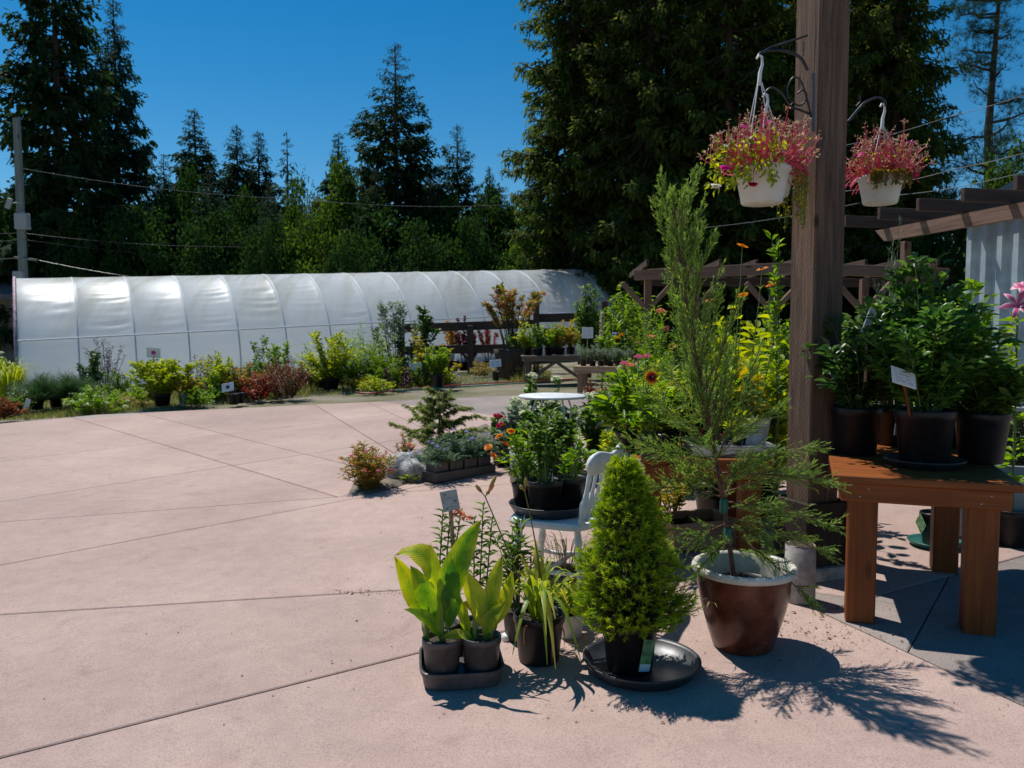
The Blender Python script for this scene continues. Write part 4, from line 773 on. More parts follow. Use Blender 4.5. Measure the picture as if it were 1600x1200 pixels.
for nm, col, pts in (('red', (.45, .04, .03), [(556, 614), (575, 616), (615, 612), (668, 606), (715, 603), (760, 600), (825, 597), (900, 593)]), ('green', (.02, .22, .14), [(580, 613), (620, 611.5), (690, 607), (740, 604.5), (780, 602), (830, 599), (905, 595)])):
    P = [G(*q)+Vector((0, 0, .016)) for q in pts]; mb = MB(); tubes(mb, np.array(P), .016, 6); tag(mb.build('garden_hose', plain('hose_'+nm, col, .4, noise=.1)), nm+' garden hose lying along the far patio edge', 'hose', 'garden hoses')

# ------------------------------------------------------------------ benches in the middle distance
def table(name, label, loc, rz, w, d, h, leg=.09, np_=4, mats=None, ap=.09, cat='bench', group=None, over=.04, th=.035):
    mx, my, mz = mats or (cedar_x, cedar_y, cedar_z); t = thing(name, label, cat, loc, rz, group); pw = d/np_
    for i in range(np_): box('plank', (0, -d/2+pw*(i+.5), h-th/2), (w, pw-.006, th), mx, t, ch=.005)
    for s in (-1, 1): box('apron', (0, s*(d/2-over), h-th-ap/2-.001), (w-2*over+.02, .035, ap), mx, t, ch=.004)
    for s in (-1, 1): box('end_apron', (s*(w/2-over-.005), 0, h-th-ap/2-.002), (.035, d-2*over-.04, ap), my, t, ch=.004)
    for sx in (-1, 1):
        if np_ > 3 and leg > .11:
            for q in (-.018, .018): mb = MB(); lathe(mb, [(0, .0025), (.0035, .002), (.0045, 0)], 10); o_ = mb.build('screw', galv, t); o_.location = (sx*(w/2-over-leg/2-.025)+q, -d/2+over-.0176, h-th-ap/2+q); o_.rotation_euler = (PI/2, 0, 0)
        for sy in (-1, 1): box('leg', (sx*(w/2-over-leg/2-.025), sy*(d/2-over-leg/2-.02), (h-th)/2-.003), (leg, leg, h-th-.004), mz, t, ch=.006)
    return t
def mid_benches():
    rough = (wood('bench_plank', (.12, .09, .07), (.26, .20, .15), 'x', .9, .5), wood('bench_plank_y', (.12, .09, .07), (.26, .20, .15), 'y', .9, .5), wood('bench_leg', (.10, .07, .055), (.20, .15, .11), 'z', .9, .5))
    b = gp(866, 18.3); table('nursery_bench', 'rough dark timber bench holding potted shrubs in front of the rail fence', b, R(3), 1.5, .8, .62, .1, 5, rough, group='plant benches')
    for s in (-1, 1):
        e = box('brace', (s*.3, -.3, .28), (.9, .05, .07), rough[0], bpy.data.objects[[o.name for o in bpy.data.objects if o.name.startswith('nursery_bench')][-1]], (0, s*.6, 0))
    labs = [('lime', 'lime green potted shrub at the tub end of the rough bench'), ('green', 'rounded green potted shrub second from the tub end of the rough bench'), ('lime', 'bushy yellow green potted shrub in the middle of the rough bench'), ('mixed', 'orange tinged potted shrub on the rough bench'), ('gold', 'golden potted shrub on the pallet end of the rough bench'), ('bright', 'bright green potted shrub at the back of the rough bench')]
    for i, (lf, lab) in enumerate(labs):
        potted('bench_shrub', lab, 'shrub', 0, 0, 0, 0, lf, loc=b+Vector((-.62+.25*i if i < 5 else 0, -.12 if i % 2 else .15, .625+.007*(i-2))), H=.92-.07*(i % 3), Rr=.30, pot=(.11, .17), nlf=900, L=.065, W=.04, nst=26, low=.35, stiff=.6, tmin=.05, group='shrubs on the rough bench')
    # pallet on blocks with trays of young plants
    c = gp(950, 15.6); t = thing('pallet_table', 'pale wooden pallet raised on timber legs as a low table', 'pallet', c, R(-12), 'plant benches')
    for i in range(5): box('deck_board', (0, -.42+.21*i, .50), (1.25, .15, .022), pale_x, t)
    for y in (-.45, 0, .45): box('stringer', (0, y, .445), (1.25, .045, .085), pale_x, t)
    for i in range(3): box('bottom_board', (0, -.42+.42*i, .39), (1.25, .12, .02), pale_x, t)
    for sx in (-.5, .5):
        for sy in (-.4, .4): box('leg', (sx, sy, .188), (.1, .1, .38), wood('pallet_leg', (.2, .12, .08), (.36, .24, .16), 'z', .85, .6), t)
    for i in range(6):
        potted('lavender', 'grey green lavender in a small black pot on the pallet table', 'lavender', 0, 0, 0, 0, 'grey', tpl=LANCE, loc=c+Vector((-.5+.17*i, .05*(-1)**i-.2, .512-.005*i)), H=.42, Rr=.13, pot=(.07, .11), nlf=420, L=.05, W=.01, nst=26, group='lavender pots on the pallet table')
    for i, (lf, lab, x, H) in enumerate([('bright', 'leafy rudbeckia with orange flowers on the pallet table', .0, .75), ('green', 'leafy pot plant with orange daisies at the far end of the pallet table', .42, .7)]):
        t, tp, rs = potted('rudbeckia', lab, 'plant', 0, 0, 0, 0, lf, loc=c+Vector((x, .25, .512)), H=H, Rr=.3, pot=(.11, .15), nlf=520, L=.08, W=.04, nst=14, low=.7); flowers(t, tp[:10], BL['disc'], F_['orange'], rs, s=.1)
    for px, tp_, lab in ((940, 488, 'tall pale lupine spike over the pallet table'), (960, 520, 'shorter lavender lupine spike over the pallet table')):
        b2 = gp(px, 16.4); H = at(px, tp_, 16.4).z-b2.z; t = thing('lupine', lab, 'flower', b2, 0, 'lupines'); rs = RS(); shrub(t, rs, H*.55, .2, 8, 160, .12, .03, LANCE, LMs['green']); mb = MB(); tubes(mb, np.array([[0, 0, 0], [.02, 0, H*.5], [0, 0, H]]), .008, 5); mb.build('flower_stalk', stemg, t)
        n = 150; z = rs.uniform(.62, 1, n)*H; a = rs.uniform(0, 6.28, n); q = MB(); rr = .055*(1.15-z/H)/.5; place(q, ROUND, np.stack([np.cos(a)*rr*.4, np.sin(a)*rr*.4, z], 1), np.stack([np.cos(a), np.sin(a), np.full(n, .2)], 1), np.tile([0, 0, 1.], (n, 1)), .05, .04, rs.uniform(0, 1, n)); q.build('flower_spike', F_['lav'] if px > 950 else F_['cream'], t, kind='stuff')
    for px, Y, tp_, hw, lab in ((918, 19.5, 438, 22, 'upright peach tree with long drooping leaves behind the rough bench'), (972, 19, 434, 48, 'spreading peach tree in front of the far greenhouse end')):
        b2 = gp(px, Y); potted('peach_tree', lab, 'tree', px, 0, tp_, hw, LMs['bright'] if px > 950 else LMs['green'], tpl=LANCE, loc=b2, nlf=1700, L=.16, W=.045, nst=22, tmin=.3, droop=1.0, sr=.02, shape=.5, low=.6, sm=stemb, jit=.15)
    # beds of mixed flowers behind the cedar bench
    def bush(name, lab, px, Y, tp_, hw, lf, **k):
        fl = k.pop('fl', None); t, tp, rs = potted(name, lab, k.pop('cat', 'plant'), px, 0, tp_, hw, lf, loc=gp(px, Y), **k)
        if fl: flowers(t, tp[:fl[2]], BL[fl[0]], F_[fl[1]], rs, s=fl[3])
    bush('sea_buckthorn', 'soft lime bush behind the gaillardia', 1015, 12, 466, 46, 'bright', nlf=2200, L=.07, W=.015, tpl=LANCE, nst=40, low=.5)
    bush('crocosmia', 'leafy plant with a rust orange flower cluster by the pergola foot', 1030, 13, 462, 30, 'bright', nlf=700, L=.12, W=.03, tpl=LANCE, nst=26, fl=('head', 'salmon', 5, .14))
    bush('helenium', 'green bush with a few orange blooms behind the juniper', 1075, 10.5, 478, 40, 'green', nlf=1300, L=.08, W=.03, nst=30, fl=('disc', 'orange', 6, .08))
    bush('lime_shrub', 'lime green bush beyond the juniper under the pergola', 1140, 11, 470, 45, 'lime', nlf=1500, L=.09, W=.05, nst=30, low=.5)
    bush('green_shrub', 'mid green bush between the lime bush and the timber post', 1215, 10, 462, 45, 'bright', nlf=1500, L=.09, W=.05, nst=30, low=.5)
    bush('aster', 'loose bush of fine leaves behind the pallet table', 1000, 9.5, 540, 48, 'lime', nlf=2200, L=.06, W=.02, tpl=LANCE, nst=40, low=.4)
    bush('fennel', 'feathery green fennel beside the juniper', 1040, 8.2, 500, 40, 'bright', nlf=2200, L=.07, W=.006, tpl=NEEDLE, nst=40, low=.4)
    bush('calendula', 'green plant covered in small orange flowers behind the cedar bench', 1110, 8, 545, 45, 'green', nlf=1300, L=.07, W=.03, nst=36, low=.55, fl=('five', 'orange', 14, .06))
    bush('calendula', 'green plant dotted with yellow flowers near the timber post', 1185, 7.6, 560, 45, 'green', nlf=1300, L=.07, W=.03, nst=36, low=.55, fl=('five', 'yellow', 10, .06))
    bush('low_phlox', 'low leafy edging plant before the pallet table', 985, 8.8, 575, 45, 'bright', nlf=1200, L=.06, W=.03, nst=36, low=.4, fl=('five', 'pink', 8, .05))
    bush('ninebark', 'dark leaved shrub behind the hydrangea and table', 930, 11.5, 590, 26, 'rust', nlf=700, L=.06, W=.03, nst=20)
    bush('shade_shrub', 'green shrub in the gap behind the big potted shrubs', 1330, 8.5, 430, 70, 'green', nlf=1600, L=.08, W=.04, nst=40, low=.5); bush('shade_shrub', 'green shrub in front of the blue shed end', 1460, 8.6, 470, 70, 'bright', nlf=1600, L=.08, W=.04, nst=40, low=.4)
    bush('broom_shrub', 'tall wispy broom shrub rising behind the big potted shrubs', 1392, 7.0, 335, 45, 'grey', nlf=2600, L=.05, W=.006, tpl=NEEDLE, nst=70, low=.7, tmin=.35, up=1.2, stiff=.4)
    bush('bed_perennial', 'mixed low flowering plants before the blue shed', 1560, 7.2, 505, 55, 'bright', nlf=1500, L=.06, W=.03, nst=44, low=.4, fl=('five', 'pink', 10, .05))
    bush('bed_perennial', 'grassy pale flower bed plant beneath the pink lily', 1590, 5.8, 560, 40, 'grey', nlf=1500, L=.09, W=.012, tpl=LANCE, nst=44, low=.4)
mid_benches()
def lush():
    for i, (px, Y, tp_, hw, lf, lab, fl) in enumerate([(975, 6.6, 610, 40, 'lime', 'yellow green bedding plant just behind the chair back', None), (1020, 7.0, 585, 42, 'bright', 'leafy bedding plant behind the yellow leaf plant on the bench', ('five', 'yellow', 6, .05)), (955, 9.6, 575, 34, 'bright', 'tall leafy bedding plant at the end of the pallet table', ('head', 'pink', 5, .06)),
            (1075, 6.4, 560, 44, 'lime', 'pale lime bedding plant right behind the juniper', None), (1130, 6.3, 580, 44, 'bright', 'bedding plant with scattered orange blooms behind the steel tray', ('five', 'orange', 9, .05)), (1205, 6.3, 500, 46, 'lime', 'big yellow green bedding plant close to the timber post', None), (1095, 12.5, 448, 46, 'green', 'tall green shrub under the far pergola beam', None), (1180, 12.5, 452, 46, 'bright', 'tall bright shrub beside the far pergola brace', None)]):
        t, tp, rs = potted('bedding_plant', lab, 'plant', px, 0, tp_, hw, lf, loc=gp(px, Y), nlf=1500, L=.075, W=.032, nst=40, low=.35, stiff=.55, tmin=.06, group='bedding plants behind the cedar bench')
        if fl: flowers(t, tp[:fl[2]], BL[fl[0]], F_[fl[1]], rs, s=fl[3])
lush()

# ------------------------------------------------------------------ planting island with rock, tray of pots, bistro table
def rock(label, p, sx, sy, sz, seed_):
    bm = bmesh.new(); bmesh.ops.create_icosphere(bm, subdivisions=4, radius=1); rs = np.random.default_rng(seed_); k = rs.normal(size=(14, 3))*1.6; ph = rs.uniform(0, 6, 14)
    for v in bm.verts:
        c = np.array(v.co); n = sum(math.sin(k[i] @ c*1.7+ph[i])/(1+i*.4) for i in range(14))*.07; v.co = Vector(c*(1+n)); v.co.z = max(v.co.z, -.35)
        v.co = Vector((v.co.x*sx, v.co.y*sy, v.co.z*sz))
    me = bpy.data.meshes.new('rock'); bm.to_mesh(me); bm.free(); o = put('rock', me, rockm, loc=p+Vector((0, 0, sz*.25))); return tag(o, label, 'rock', 'pale rocks in the planting island')
def island():
    c = G(610, 752); P = [G(*q) for q in ((545, 770), (575, 773), (620, 762), (660, 745), (740, 715), (790, 690), (760, 662), (690, 690), (620, 715), (560, 742))]
    m = Vector((sum(q.x for q in P)/len(P), sum(q.y for q in P)/len(P), 0)); m.z = gz(m.x, m.y); V = [(q.x, q.y, q.z+.004) for q in P]+[tuple(q*.7+m*.3+Vector((0, 0, .05))) for q in P]+[tuple(m+Vector((0, 0, .06)))]; n = len(P)
    mb = MB(); mb.add(V, [[n+i, n+(i+1) % n, 2*n] for i in range(n)], [[i, (i+1) % n, n+(i+1) % n, n+i] for i in range(n)]); o = mb.build('flower_bed', earthm, None, True); o['kind'] = 'structure'
    rock('rough pale rock beside the pink snapdragons', G(632, 748), .24, .2, .19, 3); rock('pale boulder behind the red hydrangea pot', G(805, 705), .28, .22, .26, 4)
    t, tp, rs = potted('snapdragon', 'clump of pink snapdragons at the tip of the planting island', 'flower', 575, 766, 690, 44, 'mixed', tpl=LANCE, nlf=2200, L=.055, W=.013, nst=60, low=.45, shape=.6, tmin=.05); flowers(t, tp[:12], BL['head'], F_['pink'], rs, s=.035)
    potted('groundcover', 'yellow green groundcover in front of the rough rock', 'plant', 640, 752, 735, 26, 'lime', nlf=500, L=.03, W=.015, nst=30, tmin=.1)
    t, tp, rs = potted('penstemon', 'tall seedy stems with orange bloom beside the cedar sapling', 'flower', 632, 735, 668, 16, 'mixed', tpl=LANCE, nlf=360, L=.05, W=.012, nst=22, low=.6); flowers(t, tp[:4], BL['head'], F_['salmon'], rs, s=.05)
    # deodar-like sapling: arching side sprays off one leader
    b = G(686, 728); Y = b.y; t = thing('cedar_sapling', 'young feathery cedar sapling with a thin leader in the planting island', 'conifer', b); rs = RS(); H = at(683, 610, Y).z-b.z; w = MB(); f = MB(); tubes(w, np.array([[0, 0, 0], [.01, 0, H*.5], [-.015, 0, H]]), [.012, .009, .003], 6)
    for k in range(34):
        z = H*(.12+.84*(k/34)); L = (.58*(1-z/H)+.09)*rs.uniform(.5, 1.2); a = k*2.4+rs.uniform(-.3, .3); o = np.array([math.cos(a), math.sin(a), 0]); s = np.linspace(0, 1, 8); Pq = np.array([0, 0, z])+o*(L*s)[:, None]+np.array([0, 0, 1.])*(L*(rs.uniform(.5, 1.1)*s-rs.uniform(.3, .75)*s**2))[:, None]+rs.normal(0, .008, (8, 3))*s[:, None]; tubes(w, Pq, np.linspace(.004, .001, 8), 4)
        m_ = int(60+L*520); q = rs.uniform(.1, 1, m_); pp = np.stack([np.interp(q, s, Pq[:, j]) for j in range(3)], 1); sd = np.array([-o[1], o[0], 0]); sg = np.where(rs.uniform(size=m_) < .5, 1, -1); d = norm(o*.9+sd[None]*(sg*rs.uniform(.1, .9, m_))[:, None]+np.array([0, 0, 1.])*rs.uniform(-.5, .35, m_)[:, None]); place(f, LANCE, pp+rs.normal(0, .008, (m_, 3)), d, norm(np.array([0, 0, 1.])+rs.normal(0, .5, (m_, 3))), (.035+.05*(1-q))*rs.uniform(.5, 1.4, m_), .006, rs.uniform(0, 1, m_))
    w.build('stem', stemb, t); f.build('foliage', leafmat('sapling_needles', [(.08, .14, .04), (.18, .24, .065), (.34, .36, .13)], .45), t, kind='stuff')
    # low black tray with square pots of blue scabiosa
    a, bq = G(690, 756), G(768, 740); d = (bq-a); ang = math.atan2(d.y, d.x); c = (a+bq)/2+Vector((-.08, .10, .0)); c.z = gz(c.x, c.y); t = thing('plant_tray', 'long low dark tray holding square pots on the planting island edge', 'tray', c, ang); Lx = .72
    for nm, cc, ss in (('tray_base', (0, 0, .012), (Lx, .22, .02)), ('tray_side', (0, -.105, .045), (Lx, .012, .085)), ('tray_side', (0, .105, .045), (Lx, .012, .085)), ('tray_side', (-Lx/2+.006, 0, .045), (.012, .196, .085)), ('tray_side', (Lx/2-.006, 0, .045), (.012, .196, .085))): box(nm, cc, ss, greyp, t, ch=.003)
    M = Matrix.Rotation(ang, 4, 'Z')
    for i in range(4):
        q = c+M @ Vector((-.26+.173*i, 0, .024)); lab = ['square pot with trailing blue scabiosa at the snapdragon end of the dark tray', 'square pot of grey green scabiosa second from the snapdragon end', 'square pot of scabiosa with a pale plant tag', 'square pot of scabiosa at the hydrangea end of the dark tray'][i]
        t = thing('square_pot_plant', lab, 'plant', q, ang, 'pots in the long dark tray'); box('pot', (0, 0, .075), (.15, .15, .15), greyp, t, ch=.008); box('soil', (0, 0, .1505), (.13, .13, .004), soilm, t, ch=.001); rs = RS()
        tp = shrub(t, rs, .27 if i else .30, .19 if i else .27, 44, 1300, .045, .010, LANCE, LMs['blue'], z0=.13, tmin=.1, low=.25, shape=1.6); flowers(t, tp[:5]+[0, 0, .05], BL['head'], F_['lav'], rs, s=.035)
    # red hydrangea, bistro table, panicle hydrangeas
    b = G(790, 726); t, tp, rs = potted('red_hydrangea', 'hydrangea with dark red flower heads in a black pot', 'hydrangea', 790, 726, 640, 38, 'green', nlf=520, L=.07, W=.05, nst=16, pot=(.15, .2), low=.6); flowers(t, tp[[0, 2, 4, 6, 8]], BL['head'], F_['red'], rs, s=.11)
    b = gp(863, 7.45); t = thing('bistro_table', 'round white metal bistro table among the hydrangeas', 'table', b); rad = .315; h = .715
    mb = MB(); lathe(mb, [(0, h-.012), (rad-.01, h-.012), (rad, h-.016), (rad, h), (rad-.008, h+.008), (0, h+.005)], 48); mb.build('table_top', whitepaint, t)
    for k in range(4):
        a = k*PI/2+.5; mb = MB(); tubes(mb, np.array([[.17*math.cos(a), .17*math.sin(a), h-.014], [.21*math.cos(a), .21*math.sin(a), h-.12], [.19*math.cos(a), .19*math.sin(a), h*.45], [.25*math.cos(a), .25*math.sin(a), 0]]), .010, 6); mb.build('leg', whitepaint, t)
    mb = MB(); a = np.linspace(0, 2*PI, 25); tubes(mb, np.stack([.19*np.cos(a), .19*np.sin(a), np.full(25, .31)], 1), .006, 5); mb.build('brace_ring', whitepaint, t)
    t = thing('cylinder_planter', 'grey cylinder planter under the bistro table', 'planter', gp(884, 7.3)); pot_parts(t, .16, .26, palep, taper=.95, rim=False)
    t = thing('cylinder_planter', 'grey cylinder pot holding the hydrangea beside the bistro table', 'planter', gp(822, 7.0)); pot_parts(t, .15, .27, palep, taper=.95, rim=False)
    for px, Y, tp_, hw, lab, n in ((836, 8.3, 580, 40, 'panicle hydrangea with cream cones behind the bistro table', 7), (882, 8.6, 584, 38, 'panicle hydrangea with cream blooms at the far side of the table', 6), (938, 7.6, 592, 44, 'panicle hydrangea with white blooms beside the table toward the chair', 6), (812, 7.6, 606, 36, 'pale variegated hydrangea at the red hydrangea side of the table', 5), (870, 6.9, 640, 40, 'leafy green hydrangea filling the space under the table', 0), (830, 6.95, 628, 30, 'dense green hydrangea in the grey cylinder pot', 3)):
        b = gp(px, Y); t, tp, rs = potted('hydrangea', lab, 'hydrangea', px, 0, tp_, hw, 'green' if n != 5 else 'grey', loc=b, nlf=1300, L=.075, W=.048, nst=26, pot=None if n != 0 and px != 830 else (.14, .22), low=.45, group='hydrangeas round the bistro table', tmin=.12); flowers(t, tp[:n*2], BL['head'], F_['cream'], rs, s=.115)
island()

# ------------------------------------------------------------------ timber post with iron brackets and hanging baskets
def timber_post():
    b = G(1265, 893); t = thing('timber_post', 'heavy weathered brown timber post carrying iron hanging basket brackets', 'post', b, R(19)); s = .194
    box('post', (0, 0, 1.9), (s, s, 3.66), post_z, t, ch=.008); box('footing', (0, 0, .03), (.36, .36, .075), cementm, t, ch=.012)
    for i, (dx, dy, w, d) in enumerate(((-.125, 0, .03, .28), (.125, 0, .03, .28), (0, -.125, .22, .03), (0, .125, .22, .03))): box('plinth_board', (dx, dy, .24), (w, d, .34), wood('plinth_shade_wood', (.022, .014, .011), (.055, .034, .026), 'z', .85, .6), t, ch=.004)  # boxed base, its wood colour darkened to stand in for shade
    Minv = t.matrix_basis.inverted() if False else (Matrix.Translation(b) @ Matrix.Rotation(R(19), 4, 'Z')).inverted()
    L = lambda p: Minv @ Vector(p)
    def arm(name, pts, r=.007, mat=iron, n=6):
        P = [L(p) for p in pts]; mb = MB(); tubes(mb, np.array(P), r, n); return mb.build(name, mat, t)
    def smooth(pts, k=8):                                  # Catmull-Rom through the points
        P = [np.array(p) for p in pts]; P = [2*P[0]-P[1]]+P+[2*P[-1]-P[-2]]; out = []
        for i in range(1, len(P)-2):
            for u in np.linspace(0, 1, k, endpoint=False):
                out.append(.5*((2*P[i])+(P[i+1]-P[i-1])*u+(2*P[i-1]-5*P[i]+4*P[i+1]-P[i+2])*u*u+(-P[i-1]+3*P[i]-3*P[i+1]+P[i+2])*u**3))
        out.append(P[-2]); return out
    Yf = b.y-.10; q = lambda px, py, Y=Yf: at(px, py, Y)
    br = arm('bracket_plate', [q(1271, 115, b.y-.125), q(1271, 205, b.y-.125)], .011, plain('dull_steel', (.12, .12, .13), .5, metal=.4), 4)
    for pts in ([(1268, 185), (1262, 160), (1252, 128), (1240, 121), (1231, 137), (1234, 155), (1248, 165), (1258, 158), (1260, 147), (1254, 141), (1246, 146)],): arm('bracket_scroll', smooth([q(x, y) for x, y in pts]), .005)
    arm('bracket_arm', smooth([q(1266, 178), (q(1250, 172)), q(1236, 166), q(1222, 146), q(1208, 137), q(1198, 142), q(1196, 150)]), .006)
    arm('upper_arm', smooth([q(1262, 110), q(1250, 90), q(1228, 80), q(1205, 78), q(1190, 82, Yf-.12), q(1184, 88, Yf-.15)]), .008)
    arm('upper_arm_rod', smooth([q(1262, 55), q(1230, 66), q(1205, 74), q(1190, 82, Yf-.12)]), .006)
    for k in range(5): x = 1212+11*k; arm('arm_spoke', [q(x, 74-(x-1205)*.17), q(x, 79+(k*k)*.5)], .003, iron, 4)
    arm('far_bracket_arm', smooth([q(1325, 190, b.y+.15), q(1340, 172, b.y+.2), q(1352, 160, b.y+.22), q(1372, 152, b.y+.25), q(1383, 158, b.y+.25), q(1383, 166, b.y+.25)]), .007)
    arm('far_bracket_leaf', smooth([q(1338, 166, b.y+.2), q(1344, 158, b.y+.2), q(1343, 148, b.y+.2)]), .004)
    return b
POST = timber_post()
def hanging_basket(label, px, top, bot, hw, hook, Y, seed_, mats, wires=4, bloom=True, trail=None, up=.35, spread=1.6, group='hanging baskets'):
    rs = np.random.default_rng(seed_); c = at(px, bot, Y); r = hw*Y/FPX; h = at(px, top, Y).z-c.z; t = thing('hanging_basket', label, 'hanging basket', c, .3, group); hk = at(hook[0], hook[1], Y)-c; hk = Matrix.Rotation(-.3, 3, 'Z') @ hk
    mb = MB(); lathe(mb, [(0, 0), (r*.70, 0), (r*.74, .008), (r*.95, h*.86), (r*1.02, h*.88), (r*1.02, h*.97), (r*.99, h), (r*.92, h), (r*.88, h*.8), (0, h*.8)], 32); mb.build('pot', plain('basket_plastic', (.66, .65, .60), .38, noise=.1, scale=6), t)
    mb = MB(); disc(mb, r*.9, h*.9, 18, .5, .01, rs); mb.build('soil', soilm, t)
    for k in range(wires):
        a = k*2*PI/wires+.4; mb = MB(); tubes(mb, np.array([[r*.99*math.cos(a), r*.99*math.sin(a), h*.95], [hk.x*.9+.012*math.cos(a), hk.y*.9+.012*math.sin(a), hk.z-.12]]), .0028, 5); mb.build('hanger_wire', whitep, t)
    P = [(hk.x, hk.y, hk.z-.13), (hk.x+.004, hk.y, hk.z-.07), (hk.x+.016, hk.y, hk.z-.03), (hk.x+.012, hk.y, hk.z+.006), (hk.x-.006, hk.y, hk.z+.010), (hk.x-.016, hk.y, hk.z-.008)]; mb = MB(); tubes(mb, np.array(P), [.010, .009, .007, .006, .006, .005], 6); mb.build('hook', whitep, t)
    # leggy pink stems with dry seed heads
    n = 120; a = rs.uniform(0, 6.28, n); q = rs.uniform(0, 1, n)**.6; b0 = np.stack([np.cos(a)*r*.75*q, np.sin(a)*r*.75*q, np.full(n, h*.9)], 1); e = np.stack([np.cos(a)*r*spread*q, np.sin(a)*r*spread*q, h+up*(1-.65*q**2)*rs.uniform(.45, 1, n)], 1); e += rs.normal(0, .022, (n, 3)); m = (b0+e)/2+np.stack([np.cos(a)*q*.06, np.sin(a)*q*.06, rs.uniform(-.07, .03, n)], 1)+rs.normal(0, .03, (n, 3))
    mb = MB(); tubes(mb, bez(b0[:, None], m[:, None], e[:, None], np.broadcast_to(np.linspace(0, 1, 7), (n, 7))), np.linspace(.0042, .0024, 7), 5, rs.uniform(0, 1, n)); fk = rs.integers(0, n, 90); fb = bez(b0[fk], m[fk], e[fk], rs.uniform(.35, .8, 90)); fe = fb+norm(rs.normal(size=(90, 3))+[0, 0, .9])*rs.uniform(.04, .09, 90)[:, None]; tubes(mb, bez(fb[:, None], ((fb+fe)/2+rs.normal(0, .012, (90, 3)))[:, None], fe[:, None], np.broadcast_to(np.linspace(0, 1, 5), (90, 5))), .0022, 4, rs.uniform(.2, 1, 90)); e = np.concatenate([e, fe]); mb.build('stem', leafmat('pink_stem', [(.50, .035, .10), (.68, .12, .17), (.62, .20, .18)], .3), t, kind='stuff')
    k = 40; ea = rs.uniform(0, 6.28, k); hb = np.stack([np.cos(ea)*r*.85, np.sin(ea)*r*.85, np.full(k, h*.98)], 1); he = hb+np.stack([np.cos(ea)*.09, np.sin(ea)*.09, rs.uniform(-.07, .06, k)], 1); mm = (hb+he)/2+[0, 0, .04]; mb = MB(); tubes(mb, bez(hb[:, None], mm[:, None], he[:, None], np.broadcast_to(np.linspace(0, 1, 6), (k, 6))), .003, 5, rs.uniform(0, .6, k)); mb.build('trailing_stem', MT['pink_stem'], t, kind='stuff')
    f = MB(); ii = rs.integers(0, len(e), 1150); place(f, LANCE, e[ii]+rs.normal(0, .009, (1150, 3)), norm(rs.normal(size=(1150, 3))+[0, 0, .6]), runit(rs, 1150), .02, .008, rs.uniform(0, 1, 1150)); f.build('seed_head', leafmat('dry_seed_head', [(.22, .12, .07), (.42, .26, .16), (.58, .44, .28)], .3), t, kind='stuff')
    f = MB(); ii = rs.integers(0, n, 160); s = rs.uniform(.2, .9, 160); pp = bez(b0[ii], m[ii], e[ii], s)+rs.normal(0, .012, (160, 3)); place(f, OVAL, pp, norm(rs.normal(size=(160, 3))), runit(rs, 160), .024, .013, rs.uniform(0, 1, 160)); f.build('foliage', LMs['gold'] if mats == 'gold' else LMs['lime'], t, kind='stuff')
    if bloom: flowers(t, e[rs.integers(0, n, bloom)]+[0, 0, .01], BL['five'], F_['hot'], rs, s=.045)
    if trail:
        k = 46; ta = rs.uniform(trail[0], trail[1], k); tb = np.stack([np.cos(ta)*r, np.sin(ta)*r, np.full(k, h)], 1); te = tb+np.stack([np.cos(ta)*.05, np.sin(ta)*.05, -trail[2]*rs.uniform(.4, 1, k)], 1); tm = tb+np.stack([np.cos(ta)*.07, np.sin(ta)*.07, np.full(k, .02)], 1); mb = MB(); tubes(mb, bez(tb[:, None], tm[:, None], te[:, None], np.broadcast_to(np.linspace(0, 1, 7), (k, 7))), .0015, 4); mb.build('trailer', stemg, t, kind='stuff')
        f = MB(); ii = rs.integers(0, k, 900); pp = bez(tb[ii], tm[ii], te[ii], rs.uniform(.1, 1, 900)); place(f, ROUND, pp, norm(rs.normal(size=(900, 3))), runit(rs, 900), .015, .014, rs.uniform(0, 1, 900)); f.build('trailing_leaf', trail[3], t, kind='stuff')
    return t, r, h, rs
t, r_, h_, rs = hanging_basket('white hanging basket of leggy pink stems and fuchsia on the upper arm', 1190, 262, 319, 42, (1187, 90), POST.y-.42, 71, 'lime', bloom=3, spread=2.1, up=.30)
for dx, dy, dz, m_ in ((-.24, -.06, -.02, F_['hot']), (-.13, -.12, -.10, F_['red']), (-.17, -.1, -.03, F_['pink']), (-.27, -.03, -.10, F_['white'])):           # hanging fuchsia bells
    o = put('fuchsia_bloom', BL['dbl'], m_, t, loc=(dx, dy, h_+dz), rot=(PI, .2, 0), scale=(.055, .055, .09)); mb = MB(); tubes(mb, np.array([(dx, dy, h_+dz), (dx*.8, dy*.8, h_+.03), (dx*.5, dy*.5, h_+.0)]), .0015, 4); mb.build('flower_stalk', MT['pink_stem'], t)
f = MB(); k = 200; a = rs.uniform(2.6, 4.6, k); place(f, OVAL, np.stack([np.cos(a)*rs.uniform(.15, .27, k), np.sin(a)*rs.uniform(.12, .22, k), rs.uniform(-.02, .2, k)+h_*.5], 1), norm(rs.normal(size=(k, 3))-[0, 0, .6]), runit(rs, k), .04, .02, rs.uniform(0, 1, k)); f.build('fuchsia_leaf', LMs['lime'], t, kind='stuff')
hanging_basket('white hanging basket with yellow trailing creeper half hidden against the post', 1204, 262, 308, 36, (1196, 150), POST.y-.14, 72, 'gold', bloom=4, trail=(-1.5, .9, .32, LMs['gold']), spread=1.5, up=.24)
hanging_basket('white hanging basket of pink stems and magenta blooms beyond the post', 1375, 276, 319, 34, (1379, 165), POST.y+.25, 73, 'lime', bloom=4, spread=1.75, up=.3, trail=(-2.6, -1.2, .1, LMs['mixed']))

